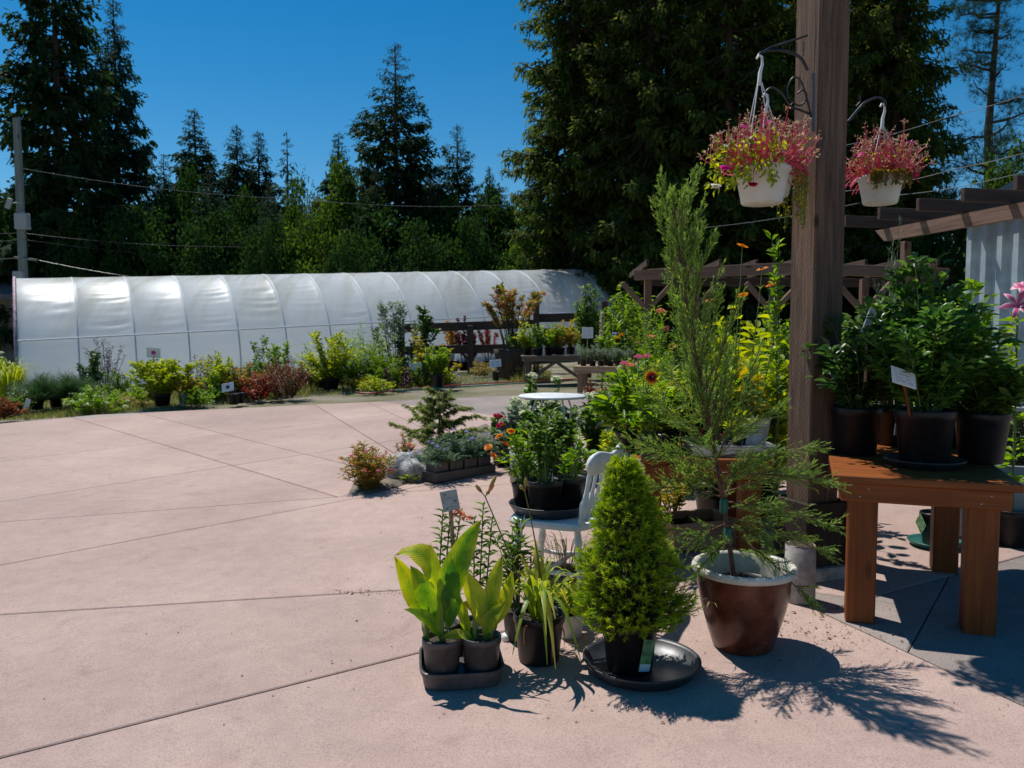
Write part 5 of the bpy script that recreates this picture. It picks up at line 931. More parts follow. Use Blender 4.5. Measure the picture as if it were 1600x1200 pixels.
# ------------------------------------------------------------------ cedar tables
FL = G(1345, 972); TZ = .69; ang = R(-20); TM = Matrix.Translation(FL) @ Matrix.Rotation(ang, 4, 'Z'); tc_ = TM @ Vector((.235, .49, 0)); tc_.z = gz(FL.x, FL.y)
table('cedar_table', 'orange stained cedar table carrying three big black pots of shrubs', tc_, ang, .745, 1.15, TZ, .125, 6, ap=.085, cat='table', group='cedar plant tables', over=.045)
TTOP = tc_.z+TZ
def on_top(px, py, z): d = ray(px, py); k = (z-CZ)/d.z; return Vector((d.x*k, d.y*k, z))
saucer = lambda r, h=.035: [(0, .004), (r*.8, 0), (r*.86, .002), (r*.97, h*.8), (r, h), (r*.985, h+.003), (r*.93, h*.85), (r*.84, .012), (0, .012)]
def make_saucer(label, p, r, h=.035, mat=None, group='plant saucers'):
    t = thing('plant_saucer', label, 'saucer', p, 0, group); mb = MB(); lathe(mb, saucer(r, h), 44); mb.build('dish', mat or darkp, t); return t
big = dict(nlf=1500, L=.070, W=.035, nst=30, low=.45, tmin=.1, shape=.8, jit=.14, sr=.005, group='shrubs on the cedar table')
potted('pot_shrub', 'leafy dark green shrub in the black pot next to the timber post', 'shrub', 0, 0, 0, 0, 'deep', loc=on_top(1337, 709, TTOP+.001), H=.80, Rr=.32, pot=(.125, .25), **big)
p = on_top(1443, 727, TTOP+.001); make_saucer('black saucer under the middle pot on the cedar table', p, .185)
t, tp, rs = potted('pot_shrub', 'tall leafy green shrub in the black pot standing in a saucer', 'shrub', 0, 0, 0, 0, leafmat('leaf_salal', [(.03, .085, .018), (.07, .16, .03), (.14, .26, .05)], .45, .32), loc=p+Vector((0, 0, .013)), H=1.02, Rr=.34, pot=(.137, .26), **{**big, 'nlf': 1900, 'nst': 36})
box('price_sticker', (-.13, -.02, .15), (.004, .03, .06), MT['sign_white'], t, (0, .1, 0), .001)
potted('pot_shrub', 'leafy shrub in the black pot at the open end of the cedar table', 'shrub', 0, 0, 0, 0, 'green', loc=on_top(1532, 722, TTOP+.001), H=.62, Rr=.24, pot=(.125, .25), **big)
potted('pot_shrub', 'tall green shrub in a black pot at the back of the cedar table', 'shrub', 0, 0, 0, 0, 'green', loc=on_top(1392, 694, TTOP+.001), H=1.0, Rr=.28, pot=(.115, .22), **big)
potted('pot_shrub', 'bright shrub with long shoots at the back corner of the cedar table', 'shrub', 0, 0, 0, 0, 'bright', loc=on_top(1490, 697, TTOP+.001), H=1.08, Rr=.26, pot=(.115, .22), **big)
sign('white handwritten card on an orange stick in the middle pot', at(1412, 590, 3.66), .135, .085, .25, -.45, .28, stake=.24, rows=4, col=(.55, .25, .28), stakemat=cedar_z, lean=(.115, .06))
sign('pale card leaning among the shrubs beside the timber post', at(1357, 503, 4.0), .05, .14, .5, .2, .25, stake=.3, rows=3, col=(.1, .1, .2))
# small pot in a teal saucer under the table
p = G(1462, 852); make_saucer('teal saucer on the paving beneath the cedar table', p, .16, .03, tealp)
t, tp, rs = potted('young_plant', 'small leafless plant in a black pot standing in the teal saucer', 'plant', 0, 0, 0, 0, 'rust', loc=p+Vector((0, 0, .013)), H=.42, Rr=.1, pot=(.095, .19), nlf=40, L=.04, W=.02, nst=4)
box('care_label', (-.05, -.083, .12), (.09, .004, .10), plain('green_photo_label', (.16, .30, .14), .4, noise=.8, scale=40), t, (.15, .8, -.5), .001)
bpy.context.view_layer.update()
# the bench with galvanised tray
bl = G(1030, 884); BZ = .615; bc = Vector((1.10, 4.78, gz(1.1, 4.5))); table('cedar_bench', 'orange stained cedar bench with a steel tray of seedlings beside the timber post', bc, R(-3), .80, .62, BZ, .115, 4, ap=.085, cat='table', group='cedar plant tables', over=.035)
BT = bc.z+BZ
def bench_stuff():
    c = Vector((1.28, 4.72, BT+.001)); t = thing('steel_tray', 'shallow galvanised steel tray on the cedar bench', 'tray', c, R(-3)); w, d, h = .46, .36, .055
    box('tray_base', (0, 0, .004), (w, d, .006), galv, t, ch=.001)
    for cx_, cy_, sx, sy in ((0, -d/2, w, .008), (0, d/2, w, .008), (-w/2, 0, .008, d-.008), (w/2, 0, .008, d-.008)): box('tray_side', (cx_, cy_, h/2+.004), (sx, sy, h), galv, t, ch=.002); box('tray_lip', (cx_*1.03, cy_*1.03, h+.008), (max(sx, .022), max(sy, .022), .004), galv, t, ch=.001)
    c2 = Vector((1.47, 4.86, BT+.012)); t = thing('steel_planter', 'galvanised box planter with tapering sides at the corner of the cedar bench', 'planter', c2, R(-8)); mb = MB()
    V = [(-.07, -.06, .0), (.07, -.06, .0), (.07, .06, .0), (-.07, .06, .0), (-.10, -.085, .19), (.10, -.085, .19), (.10, .085, .19), (-.10, .085, .19), (-.09, -.075, .19), (.09, -.075, .19), (.09, .075, .19), (-.09, .075, .19), (-.09, -.075, .16), (.09, -.075, .16), (.09, .075, .16), (-.09, .075, .16)]
    mb.add(V, None, [[3, 2, 1, 0], [0, 1, 5, 4], [1, 2, 6, 5], [2, 3, 7, 6], [3, 0, 4, 7], [4, 5, 9, 8], [5, 6, 10, 9], [6, 7, 11, 10], [7, 4, 8, 11], [8, 9, 13, 12], [9, 10, 14, 13], [10, 11, 15, 14], [11, 8, 12, 15]]); mb.build('planter_box', galv, t, False); box('soil', (0, 0, .158), (.176, .146, .01), soilm, t, ch=.001)
    shrub(t, RS(), .16, .10, 8, 40, .06, .03, OVAL, LMs['gold'], z0=.16)
    def pl(name, lab, x, y, lf, H, Rr, pot=(.07, .11), **k): return potted(name, lab, 'plant', 0, 0, 0, 0, lf, loc=Vector((x, y, BT+(.0015 if not k.pop('tr', 0) else .009))), H=H, Rr=Rr, pot=pot, **{'group': 'plants on the cedar bench', **k})
    pl('seedling', 'yellow green seedling in a small pot standing in the steel tray', 1.30, 4.62, 'lime', .28, .12, (.05, .08), tr=1, tpl=LANCE, nlf=70, L=.09, W=.022, nst=6)
    for i, x in enumerate((1.13, 1.22, 1.38)): pl('seedling', 'tiny dark seedling pot lined up in the steel tray', x, 4.74+.03*i, 'burg', .13, .06, (.04, .07), tr=1, nlf=40, L=.04, W=.02, nst=5)
    t, tp, rs = pl('burgundy_coleus', 'burgundy leaved plant with dark red blooms behind the steel tray', 1.20, 4.92, 'burg', .36, .17, nlf=420, L=.05, W=.028, nst=20, low=.5); flowers(t, tp[:6], BL['dbl'], F_['red'], rs, s=.05)
    pl('yellow_leaf_plant', 'yellow green bushy plant at the chair end of the cedar bench', .85, 4.82, 'lime', .46, .22, nlf=1200, L=.07, W=.02, tpl=LANCE, nst=36, low=.3)
    pl('cosmos', 'airy lime plant in the middle of the cedar bench', .98, 4.95, 'lime', .55, .24, nlf=1200, L=.07, W=.018, tpl=LANCE, nst=36, low=.3); pl('leafy_perennial', 'tall mid green perennial with small orange blooms on the cedar bench', 1.12, 5.0, 'green', .62, .2, nlf=620, L=.07, W=.02, tpl=LANCE, nst=26, low=.5)
    t, tp, rs = pl('marigold', 'green plant with orange blooms near the steel planter', 1.33, 5.0, 'bright', .6, .18, nlf=620, L=.05, W=.02, nst=22, low=.5); flowers(t, tp[:9], BL['disc'], F_['orange'], rs, s=.045)
    pl('hosta', 'broad leaved yellowing plant against the timber post', 1.46, 5.02, 'gold', .55, .17, nlf=130, L=.12, W=.06, nst=14, low=.6)
    # tall heliopsis: a few stalks carried high above the bench
    b = Vector((1.40, 5.35, gz(1.4, 5.35))); t = thing('heliopsis', 'tall sunflower like plant with yellow orange daisies rising above the pergola beam', 'flower', b); rs = RS(); pot_parts(t, .16, .24)
    heads = [(1160, 384, 5.2), (1191, 420, 5.3), (1160, 461, 5.1), (1205, 445, 5.4), (1216, 482, 5.35), (1110, 470, 5.3)]
    for px, py, Y in heads:
        e = np.array(at(px, py, Y)-b); s = np.linspace(0, 1, 8); P = bez(np.array([0, 0, .2])[None], np.array([e[0]*.8, e[1]*.8, e[2]*.5])[None], e[None], s); mb = MB(); tubes(mb, P, np.linspace(.006, .003, 8), 5); mb.build('stem', stemg, t)
        fl = put('flower', BL['disc'], F_['orange'], t, loc=e, rot=(.35, .1, rs.uniform(0, 6)), scale=(.085, .085, .06)); put('flower_centre', BL['head'], F_['dark'], fl, loc=(0, 0, .04), scale=.36)
        m = 9; q = rs.uniform(.35, .93, m); pp = np.stack([np.interp(q, s, P[:, j]) for j in range(3)], 1); f = MB(); a = rs.uniform(0, 6.28, m); place(f, OVAL, pp, np.stack([np.cos(a), np.sin(a), np.full(m, .15)], 1), np.tile([0, 0, 1.], (m, 1)), .13, .055, rs.uniform(.4, 1, m)); f.build('leaf', LMs['lime'], t, kind='stuff')
    shrub(t, rs, 1.25, .42, 30, 1000, .11, .055, OVAL, LMs['lime'], z0=.2, low=.4, tmin=.15)
    potted('hibiscus', 'big yellow green leafy plant in front of the timber post', 'plant', 0, 0, 0, 0, 'lime', loc=Vector((1.72, 5.6, gz(1.7, 5.6))), H=1.55, Rr=.45, pot=(.17, .26), nlf=1500, L=.11, W=.055, nst=34, low=.4, tmin=.1)
    potted('twining_vine', 'thin climbing vine with sparse leaves touching the timber post', 'vine', 0, 0, 0, 0, 'bright', loc=Vector((1.70, 5.0, gz(1.7, 5))), H=2.0, Rr=.14, nlf=120, L=.07, W=.025, nst=3, low=.9, tmin=.4, shape=.1)
    # gaillardia on wiry stems
    b = Vector((.80, 4.5, BT+.001)); t = thing('gaillardia', 'gaillardia with one big red flower tipped yellow on the cedar bench', 'flower', b); rs = RS(); pot_parts(t, .085, .13); e = np.array(at(1018, 590, 4.35)-b); mb = MB(); tubes(mb, bez(np.array([0, 0, .1])[None], np.array([-.1, .0, .25])[None], e[None], np.linspace(0, 1, 8)), .0035, 5); mb.build('stem', stemg, t)
    fl = put('flower', blossom_mesh('gaillardia_outer', 17, .052, .08, .42), F_['yellow'], t, loc=e, rot=(R(68), 0, .1)); put('inner_petal_ring', blossom_mesh('gaillardia_inner', 17, .038, .16, .42), fcol('petal_crimson', [(.42, .02, .01), (.60, .06, .01)]), fl, loc=(0, 0, .003)); put('flower_centre', dome_mesh('gaillardia_eye', .017, 80, .3), F_['dark'], fl, loc=(0, 0, .004))
    shrub(t, rs, .42, .19, 18, 260, .085, .026, LANCE, LMs['bright'], z0=.11, low=.4)
    for px, py, m_ in ((997, 559, 'pink'), (1010, 558, 'pink'), (975, 569, 'pink'), (985, 572, 'salmon')):
        e = np.array(at(px, py, 4.55)-b); put('flower', BL['head'], F_[m_], t, loc=e, scale=.045); mb = MB(); tubes(mb, bez(np.array([0, 0, .1])[None], np.array([-.08, .05, .3])[None], e[None], np.linspace(0, 1, 7)), .003, 5); mb.build('stem', stemg, t)
    potted('milkweed_plant', 'fresh green leafy plant leaning over the chair back', 'plant', 0, 0, 0, 0, 'bright', loc=Vector((.70, 4.85, BT+.001)), H=.55, Rr=.2, pot=(.07, .11), nlf=260, L=.10, W=.035, nst=12, low=.5)
    t = thing('nursery_pot', 'white plastic tub behind the chair back', 'pot', Vector((.66, 4.62, gz(.66, 4.62))), 0, 'spare black pots'); pot_parts(t, .15, .62, whitep)
    # below the bench
    t = thing('soil_crate', 'shallow timber crate on the paving under the cedar bench', 'crate', Vector((1.15, 4.95, gz(1.15, 4.95))), R(20))
    for cx_, cy_, sx, sy in ((0, -.16, .5, .02), (0, .16, .5, .02), (-.24, 0, .02, .3), (.24, 0, .02, .3)): box('crate_board', (cx_, cy_, .09), (sx, sy, .16), pale_x, t)
    box('soil', (0, 0, .06), (.46, .3, .08), soilm, t)
    potted('shade_plant', 'yellow leaved plant in the shade under the cedar bench', 'plant', 0, 0, 0, 0, 'gold', loc=Vector((1.05, 5.1, gz(1.05, 5.1))), H=.4, Rr=.16, pot=(.09, .14), nlf=260, L=.05, W=.02, nst=14)
    t = thing('cement_cylinder', 'rough cement cylinder beside the glazed pot', 'pot', G(1249, 938)); mb = MB(); lathe(mb, [(0, 0), (.072, 0), (.075, .01), (.073, .28), (.066, .285), (.062, .26), (0, .26)], 24); mb.build('tube', cementm, t); mb = MB(); disc(mb, .0725, .283, 18, .5, .012, RS()); mb.build('soil', soilm, t)
bench_stuff()
# ------------------------------------------------------------------ things at the blue shed side
def right_side():
    t = thing('grey_planter', 'pale grey planter box on the paving beyond the cedar table', 'planter', Vector((3.16, 4.95, gz(3.16, 4.95))), R(-25)); mb = MB(); V = [(-.34, -.2, 0), (.34, -.2, 0), (.34, .2, 0), (-.34, .2, 0), (-.42, -.26, .4), (.42, -.26, .4), (.42, .26, .4), (-.42, .26, .4), (-.39, -.23, .4), (.39, -.23, .4), (.39, .23, .4), (-.39, .23, .4), (-.39, -.23, .33), (.39, -.23, .33), (.39, .23, .33), (-.39, .23, .33)]
    mb.add(V, None, [[3, 2, 1, 0], [0, 1, 5, 4], [1, 2, 6, 5], [2, 3, 7, 6], [3, 0, 4, 7], [4, 5, 9, 8], [5, 6, 10, 9], [6, 7, 11, 10], [7, 4, 8, 11], [8, 9, 13, 12], [9, 10, 14, 13], [10, 11, 15, 14], [11, 8, 12, 15]]); mb.build('planter_box', palep, t, False); box('soil', (0, 0, .335), (.77, .45, .01), soilm, t)
    t = thing('plant_stand', 'grey slatted plant stand behind the cedar table', 'stand', Vector((3.55, 5.75, gz(3.5, 5.75))), R(-20))
    for i in range(4): box('slat', (0, -.22+.145*i, .72), (1.0, .12, .03), galv if False else palep, t)
    for sx in (-.45, .45):
        for sy in (-.22, .22): box('leg', (sx, sy, .35), (.04, .04, .70), palep, t)
    M = Matrix.Translation(t.location) @ Matrix.Rotation(R(-20), 4, 'Z')
    for i, (lf, lab) in enumerate((('gold', 'yellow green plant in a dark tray on the grey stand'), ('green', 'mid green plant on the grey stand next to the lily'), ('mixed', 'bronze tinted plant on the grey stand'))):
        potted('stand_plant', lab, 'plant', 0, 0, 0, 0, lf, loc=M @ Vector((-.36+.3*i, 0, .736)), H=.4, Rr=.2, pot=(.08, .1), nlf=520, L=.05, W=.03, nst=22, low=.4, group='plants on the grey stand')
    b = Vector((3.02, 4.75, gz(3, 4.75))); t = thing('pink_lily', 'stargazer lily with a large pink and white bloom before the blue shed', 'lily', b); pot_parts(t, .13, .22); rs = RS(); e = np.array(at(1590, 478, 4.6)-b); s = np.linspace(0, 1, 9); P = bez(np.array([0, 0, .18])[None], np.array([e[0]*.3, e[1]*.3, e[2]*.6])[None], e[None], s); mb = MB(); tubes(mb, P, .006, 6); mb.build('stem', stemg, t)
    m = 60; q = rs.uniform(.15, .93, m); pp = np.stack([np.interp(q, s, P[:, j]) for j in range(3)], 1); a = rs.uniform(0, 6.28, m); f = MB(); place(f, LANCE, pp, np.stack([np.cos(a), np.sin(a), np.full(m, .35)], 1), np.tile([0, 0, 1.], (m, 1)), .13, .022, rs.uniform(0, 1, m)); f.build('leaf', LMs['bright'], t, kind='stuff')
    pm_, nt, bs, out = newmat('lily_petal'); at_ = N_(nt, 'ShaderNodeAttribute', attribute_name='tint'); rr = ramp(nt, [(0, (.62, .06, .18)), (.6, (.70, .16, .28)), (1, (.85, .70, .70))]); nt.links.new(at_.outputs['Fac'], rr.inputs[0]); nt.links.new(rr.outputs[0], bs.inputs['Base Color']); bs.inputs['Roughness'].default_value = .5
    for (ox, oz, tilt) in ((0, 0, 1.15), (.03, .10, .5)):
        for k in range(6):
            a = k*PI/3; D = np.array([math.cos(a), math.sin(a), .55]); s = np.linspace(0, 1, 8); c0 = D/np.linalg.norm(D); L = .10 if tilt > 1 else .07; rad = np.array([math.cos(a), math.sin(a), 0]); Pq = rad*(L*s)[:, None]+np.array([0, 0, 1.])*(L*(.75*s-.65*s**2.4))[:, None]; side = np.array([-math.sin(a), math.cos(a), 0]); w = .042*np.sin(PI*np.clip(s*.9+.06, 0, 1))*(1 if k % 2 else .8); V = np.stack([Pq-side*w[:, None]*.5, Pq+[0, 0, .003], Pq+side*w[:, None]*.5], 1).reshape(-1, 3)
            mb = MB(); mb.add(V, None, [[3*i+j, 3*i+j+1, 3*i+j+4, 3*i+j+3] for i in range(7) for j in range(2)], np.tile([1, .1, 1], 8)); o = mb.build('petal', pm_, t); o.location = e+np.array([ox, 0, oz]); o.rotation_euler = (tilt, -.2, -.3)
right_side()

# ------------------------------------------------------------------ white chair with pots on its seat
def chair():
    c = Vector((.24, 3.96, gz(.25, 3.9))); t = thing('white_chair', 'white painted wooden chair with turned spindles used as a plant stand', 'chair', c, R(-25)); sh = .455; w = .215
    bm = bmesh.new(); n = 40
    def ring(z, k): return [bm.verts.new((k*w*math.copysign(abs(math.cos(a))**.45, math.cos(a)), k*w*math.copysign(abs(math.sin(a))**.45, math.sin(a)), z)) for a in np.arange(n)*2*PI/n]
    R_ = [ring(sh-.038, .93), ring(sh-.034, .985), ring(sh-.018, 1.0), ring(sh-.004, .985), ring(sh, .94)]
    for A, B_ in zip(R_, R_[1:]):
        for i in range(n): bm.faces.new((A[i], A[(i+1) % n], B_[(i+1) % n], B_[i]))
    bm.faces.new(R_[-1]); bm.faces.new(R_[0][::-1]); me = bpy.data.meshes.new('seat'); bm.to_mesh(me); bm.free(); put('seat', me, whitepaint, t)
    for sx in (-1, 1):
        for sy in (-1, 1):
            T = np.array([sx*.15, sy*.15, sh-.036]); B_ = np.array([sx*.195, sy*.185, 0]); s = np.array([0, .08, .14, .2, .3, .36, .42, .7, .78, .82, .88, 1]); rr = np.array([.015, .017, .02, .015, .021, .022, .016, .02, .014, .017, .013, .010]); mb = MB(); tubes(mb, T+(B_-T)*s[:, None], rr, 12); mb.build('leg', whitepaint, t)
    for sy in (-1, 1): mb = MB(); tubes(mb, np.array([[-.17, sy*.166, .2], [0, sy*.166, .2], [.17, sy*.166, .2]]), [.009, .014, .009], 8); mb.build('stretcher', whitepaint, t)
    mb = MB(); tubes(mb, np.array([[0, -.165, .2], [0, 0, .2], [0, .165, .2]]), [.009, .014, .009], 8); mb.build('stretcher', whitepaint, t)
    for k in range(5):
        y = -.17+.085*k; lean = .055; s = np.array([0, .06, .1, .2, .32, .42, .55, .7, .85, 1]); rr = np.array([.012, .017, .012, .016, .020, .016, .011, .010, .012, .010])*(1.15 if k in (0, 4) else .8); B_ = np.array([.175, y, sh-.004]); T = np.array([.175+lean, y*1.1, sh+.262]); mb = MB(); tubes(mb, B_+(T-B_)*s[:, None], rr, 12); mb.build('spindle', whitepaint, t)
    # crest rail: a deep bowed board, thick and rounded, its ends swelling into a scroll
    V = []; K = 21; m = 18
    for i in range(K):
        u = -1+2*i/(K-1); end = max(0, (abs(u)-.72)/.28); h = .050-.006*end-.008*math.cos(u*PI*1.5)*(abs(u) < .9); th = .019+.010*end; k = 1 if abs(u) < .93 else math.sqrt(max(0, 1-((abs(u)-.93)/.07)**2))*.9+.1
        cx_ = .234+.03*(1-u*u); cz = sh+.288-.005*math.cos(u*PI)
        for j in range(m): a = j*2*PI/m; V.append((cx_+th*k*math.cos(a)+.2*h*k*math.sin(a), u*.235, cz+h*k*math.sin(a)))
    F = [[i*m+j, i*m+(j+1) % m, (i+1)*m+(j+1) % m, (i+1)*m+j] for i in range(K-1) for j in range(m)]; V += [(V[0][0], -.235, sh+.375), (V[(K-1)*m][0], .235, sh+.375)]; V[-2] = tuple(np.mean(V[0:m], 0)); V[-1] = tuple(np.mean(V[(K-1)*m:K*m], 0))
    mb = MB(); mb.add(V, [[len(V)-2, (j+1) % m, j] for j in range(m)]+[[len(V)-1, (K-1)*m+j, (K-1)*m+(j+1) % m] for j in range(m)], F); mb.build('crest_rail', whitepaint, t)
    return c, c.z+sh
CH, SEAT = chair()
p = on_top(858, 800, SEAT+.001); make_saucer('black saucer on the seat of the white chair', p, .205, .05)
SZ = SEAT+.001+.0125
t, tp, rs = potted('herb_pot', 'upright green herb in a black pot on the chair seat', 'plant', 0, 0, 0, 0, 'green', loc=Vector((p.x-.025, p.y-.075, SZ)), H=.52, Rr=.12, pot=(.092, .165), nlf=700, L=.035, W=.02, nst=20, low=.45, shape=.4, group='pots on the white chair')
box('plant_tag', (-.05, -.05, .16), (.02, .002, .10), MT['sign_white'], t, (.1, .1, .3), .0005)
t, tp, rs = potted('herb_pot', 'sparse seedling in a black pot beside the chair spindles', 'plant', 0, 0, 0, 0, 'bright', loc=Vector((p.x+.11, p.y+.03, SZ)), H=.42, Rr=.11, pot=(.088, .16), nlf=160, L=.05, W=.02, nst=10, low=.5, group='pots on the white chair')
t, tp, rs = potted('marigold', 'orange marigold in a black pot at the front of the chair seat', 'flower', 0, 0, 0, 0, 'bright', loc=Vector((p.x-.12, p.y+.09, SZ)), H=.44, Rr=.13, pot=(.07, .12), nlf=420, L=.05, W=.014, tpl=LANCE, nst=18, low=.5, group='pots on the white chair')
for px, py in ((780, 682), (763, 699), (771, 712), (798, 674), (790, 694)):
    e = np.array(Matrix.Rotation(-t.rotation_euler.z, 3, 'Z') @ (at(px, py, p.y+.06)-t.location)); fl = put('flower', BL['dbl'], F_['orange'], t, loc=e, rot=(.6, .3, px), scale=.05); mb = MB(); tubes(mb, bez(np.array([0, 0, .11])[None], (e*[.3, .3, .9])[None], e[None], np.linspace(0, 1, 7)), .0022, 5); mb.build('stem', stemg, t)

# ------------------------------------------------------------------ front row on the concrete
def blade(t, b, c, e, w, lm, nrm=(0, -.6, .8), K=12, fold=.18, prof=None, name='leaf', tw=0, tone=(.3, .9), wave=0, stalk=.0):
    """one broad leaf as its own mesh: base b, bend c, tip e (world), width w; local to thing t."""
    o = np.array(t.location); b, c, e = (np.array(v, float)-o for v in (b, c, e)); s = np.linspace(0, 1, K); P = bez(b[None], c[None], e[None], s); T = norm(np.gradient(P, axis=0)); Nn = np.array(nrm, float)
    side = norm(np.cross(T, Nn)); a = tw*s; side = side*np.cos(a)[:, None]+np.cross(T, side)*np.sin(a)[:, None]; up = norm(np.cross(side, T))
    q = np.clip((s-stalk)/(1-stalk), 0, 1); ww = w*np.where(s < stalk, .08, np.maximum(np.sin(PI*q**.85)**.8, .06)) if prof is None else w*prof(s); ww[-1] = w*.01
    cols = [-1, -.55, 0, .55, 1]; V = []; tn = []
    for i in range(K):
        for k in cols: V.append(P[i]+side[i]*ww[i]*.5*k+up[i]*(abs(k)*fold*ww[i]*.5+wave*ww[i]*math.sin(i*1.7+k*2)*abs(k))); tn.append(tone[0]+(tone[1]-tone[0])*(.25+.75*abs(k))*(.6+.4*s[i]))
    F = [[i*5+j, i*5+j+1, i*5+j+6, i*5+j+5] for i in range(K-1) for j in range(4)]; mb = MB(); mb.add(V, None, F, np.array(tn)); ob = mb.build(name, lm, t); av = ob.data.attributes.new('vein', 'FLOAT', 'POINT'); av.data.foreach_set('value', np.array([s[i]-.22*abs(k) for i in range(K) for k in cols], np.float32)); return ob
def canna_mat():
    m = leafmat('canna_leaf', [(.05, .17, .015), (.17, .33, .025), (.42, .50, .045), (.62, .60, .07)], .55, .36); nt = m.node_tree; b = nt.nodes['Principled BSDF']; tc = nt.nodes.new('ShaderNodeTexCoord'); va = N_(nt, 'ShaderNodeAttribute', attribute_name='vein'); vm = N_(nt, 'ShaderNodeMath', operation='MULTIPLY'); vm.inputs[1].default_value = 120.0; vs = N_(nt, 'ShaderNodeMath', operation='SINE'); nt.links.new(va.outputs['Fac'], vm.inputs[0]); nt.links.new(vm.outputs[0], vs.inputs[0]); bp = N_(nt, 'ShaderNodeBump', Strength=.5, Distance=.002); nt.links.new(vs.outputs[0], bp.inputs['Height']); nt.links.new(bp.outputs[0], b.inputs['Normal'])
    a = [n for n in nt.nodes if n.type == 'ATTRIBUTE'][0]; r = [n for n in nt.nodes if n.type == 'VALTORGB'][0]; nz = N_(nt, 'ShaderNodeTexNoise', Scale=16.0, Detail=5.0); nt.links.new(tc.outputs['Object'], nz.inputs['Vector']); ma = N_(nt, 'ShaderNodeMath', operation='MULTIPLY_ADD'); ma.inputs[1].default_value = 1.1; sb = N_(nt, 'ShaderNodeMath', operation='ADD'); sb.inputs[1].default_value = -.58; nt.links.new(nz.outputs['Fac'], ma.inputs[0]); nt.links.new(a.outputs['Fac'], ma.inputs[2]); nt.links.new(ma.outputs[0], sb.inputs[0]); vq = N_(nt, 'ShaderNodeMath', operation='MULTIPLY_ADD'); vq.inputs[1].default_value = .07; nt.links.new(vs.outputs[0], vq.inputs[0]); nt.links.new(sb.outputs[0], vq.inputs[2]); nt.links.new(vq.outputs[0], r.inputs[0])
    nb_ = N_(nt, 'ShaderNodeTexNoise', Scale=38.0, Detail=4.0); nt.links.new(tc.outputs['Object'], nb_.inputs['Vector']); tip = N_(nt, 'ShaderNodeMath', operation='MULTIPLY_ADD'); tip.inputs[1].default_value = .35; nt.links.new(nb_.outputs['Fac'], tip.inputs[0]); nt.links.new(va.outputs['Fac'], tip.inputs[2]); rt = ramp(nt, [(.97, (0, 0, 0)), (1.0, (1, 1, 1))]); sc_ = N_(nt, 'ShaderNodeMath', operation='MULTIPLY'); sc_.inputs[1].default_value = .9; nt.links.new(tip.outputs[0], sc_.inputs[0]); nt.links.new(sc_.outputs[0], rt.inputs[0])
    mxb = N_(nt, 'ShaderNodeMix', data_type='RGBA'); nt.links.new(rt.outputs[0], mxb.inputs[0]); nt.links.new(r.outputs[0], mxb.inputs[6]); mxb.inputs[7].default_value = (.20, .11, .035, 1)
    for l in list(r.outputs[0].links):
        if l.to_node != mxb: to = l.to_socket; nt.links.remove(l); nt.links.new(mxb.outputs[2], to)
    return m
CANNA = canna_mat()
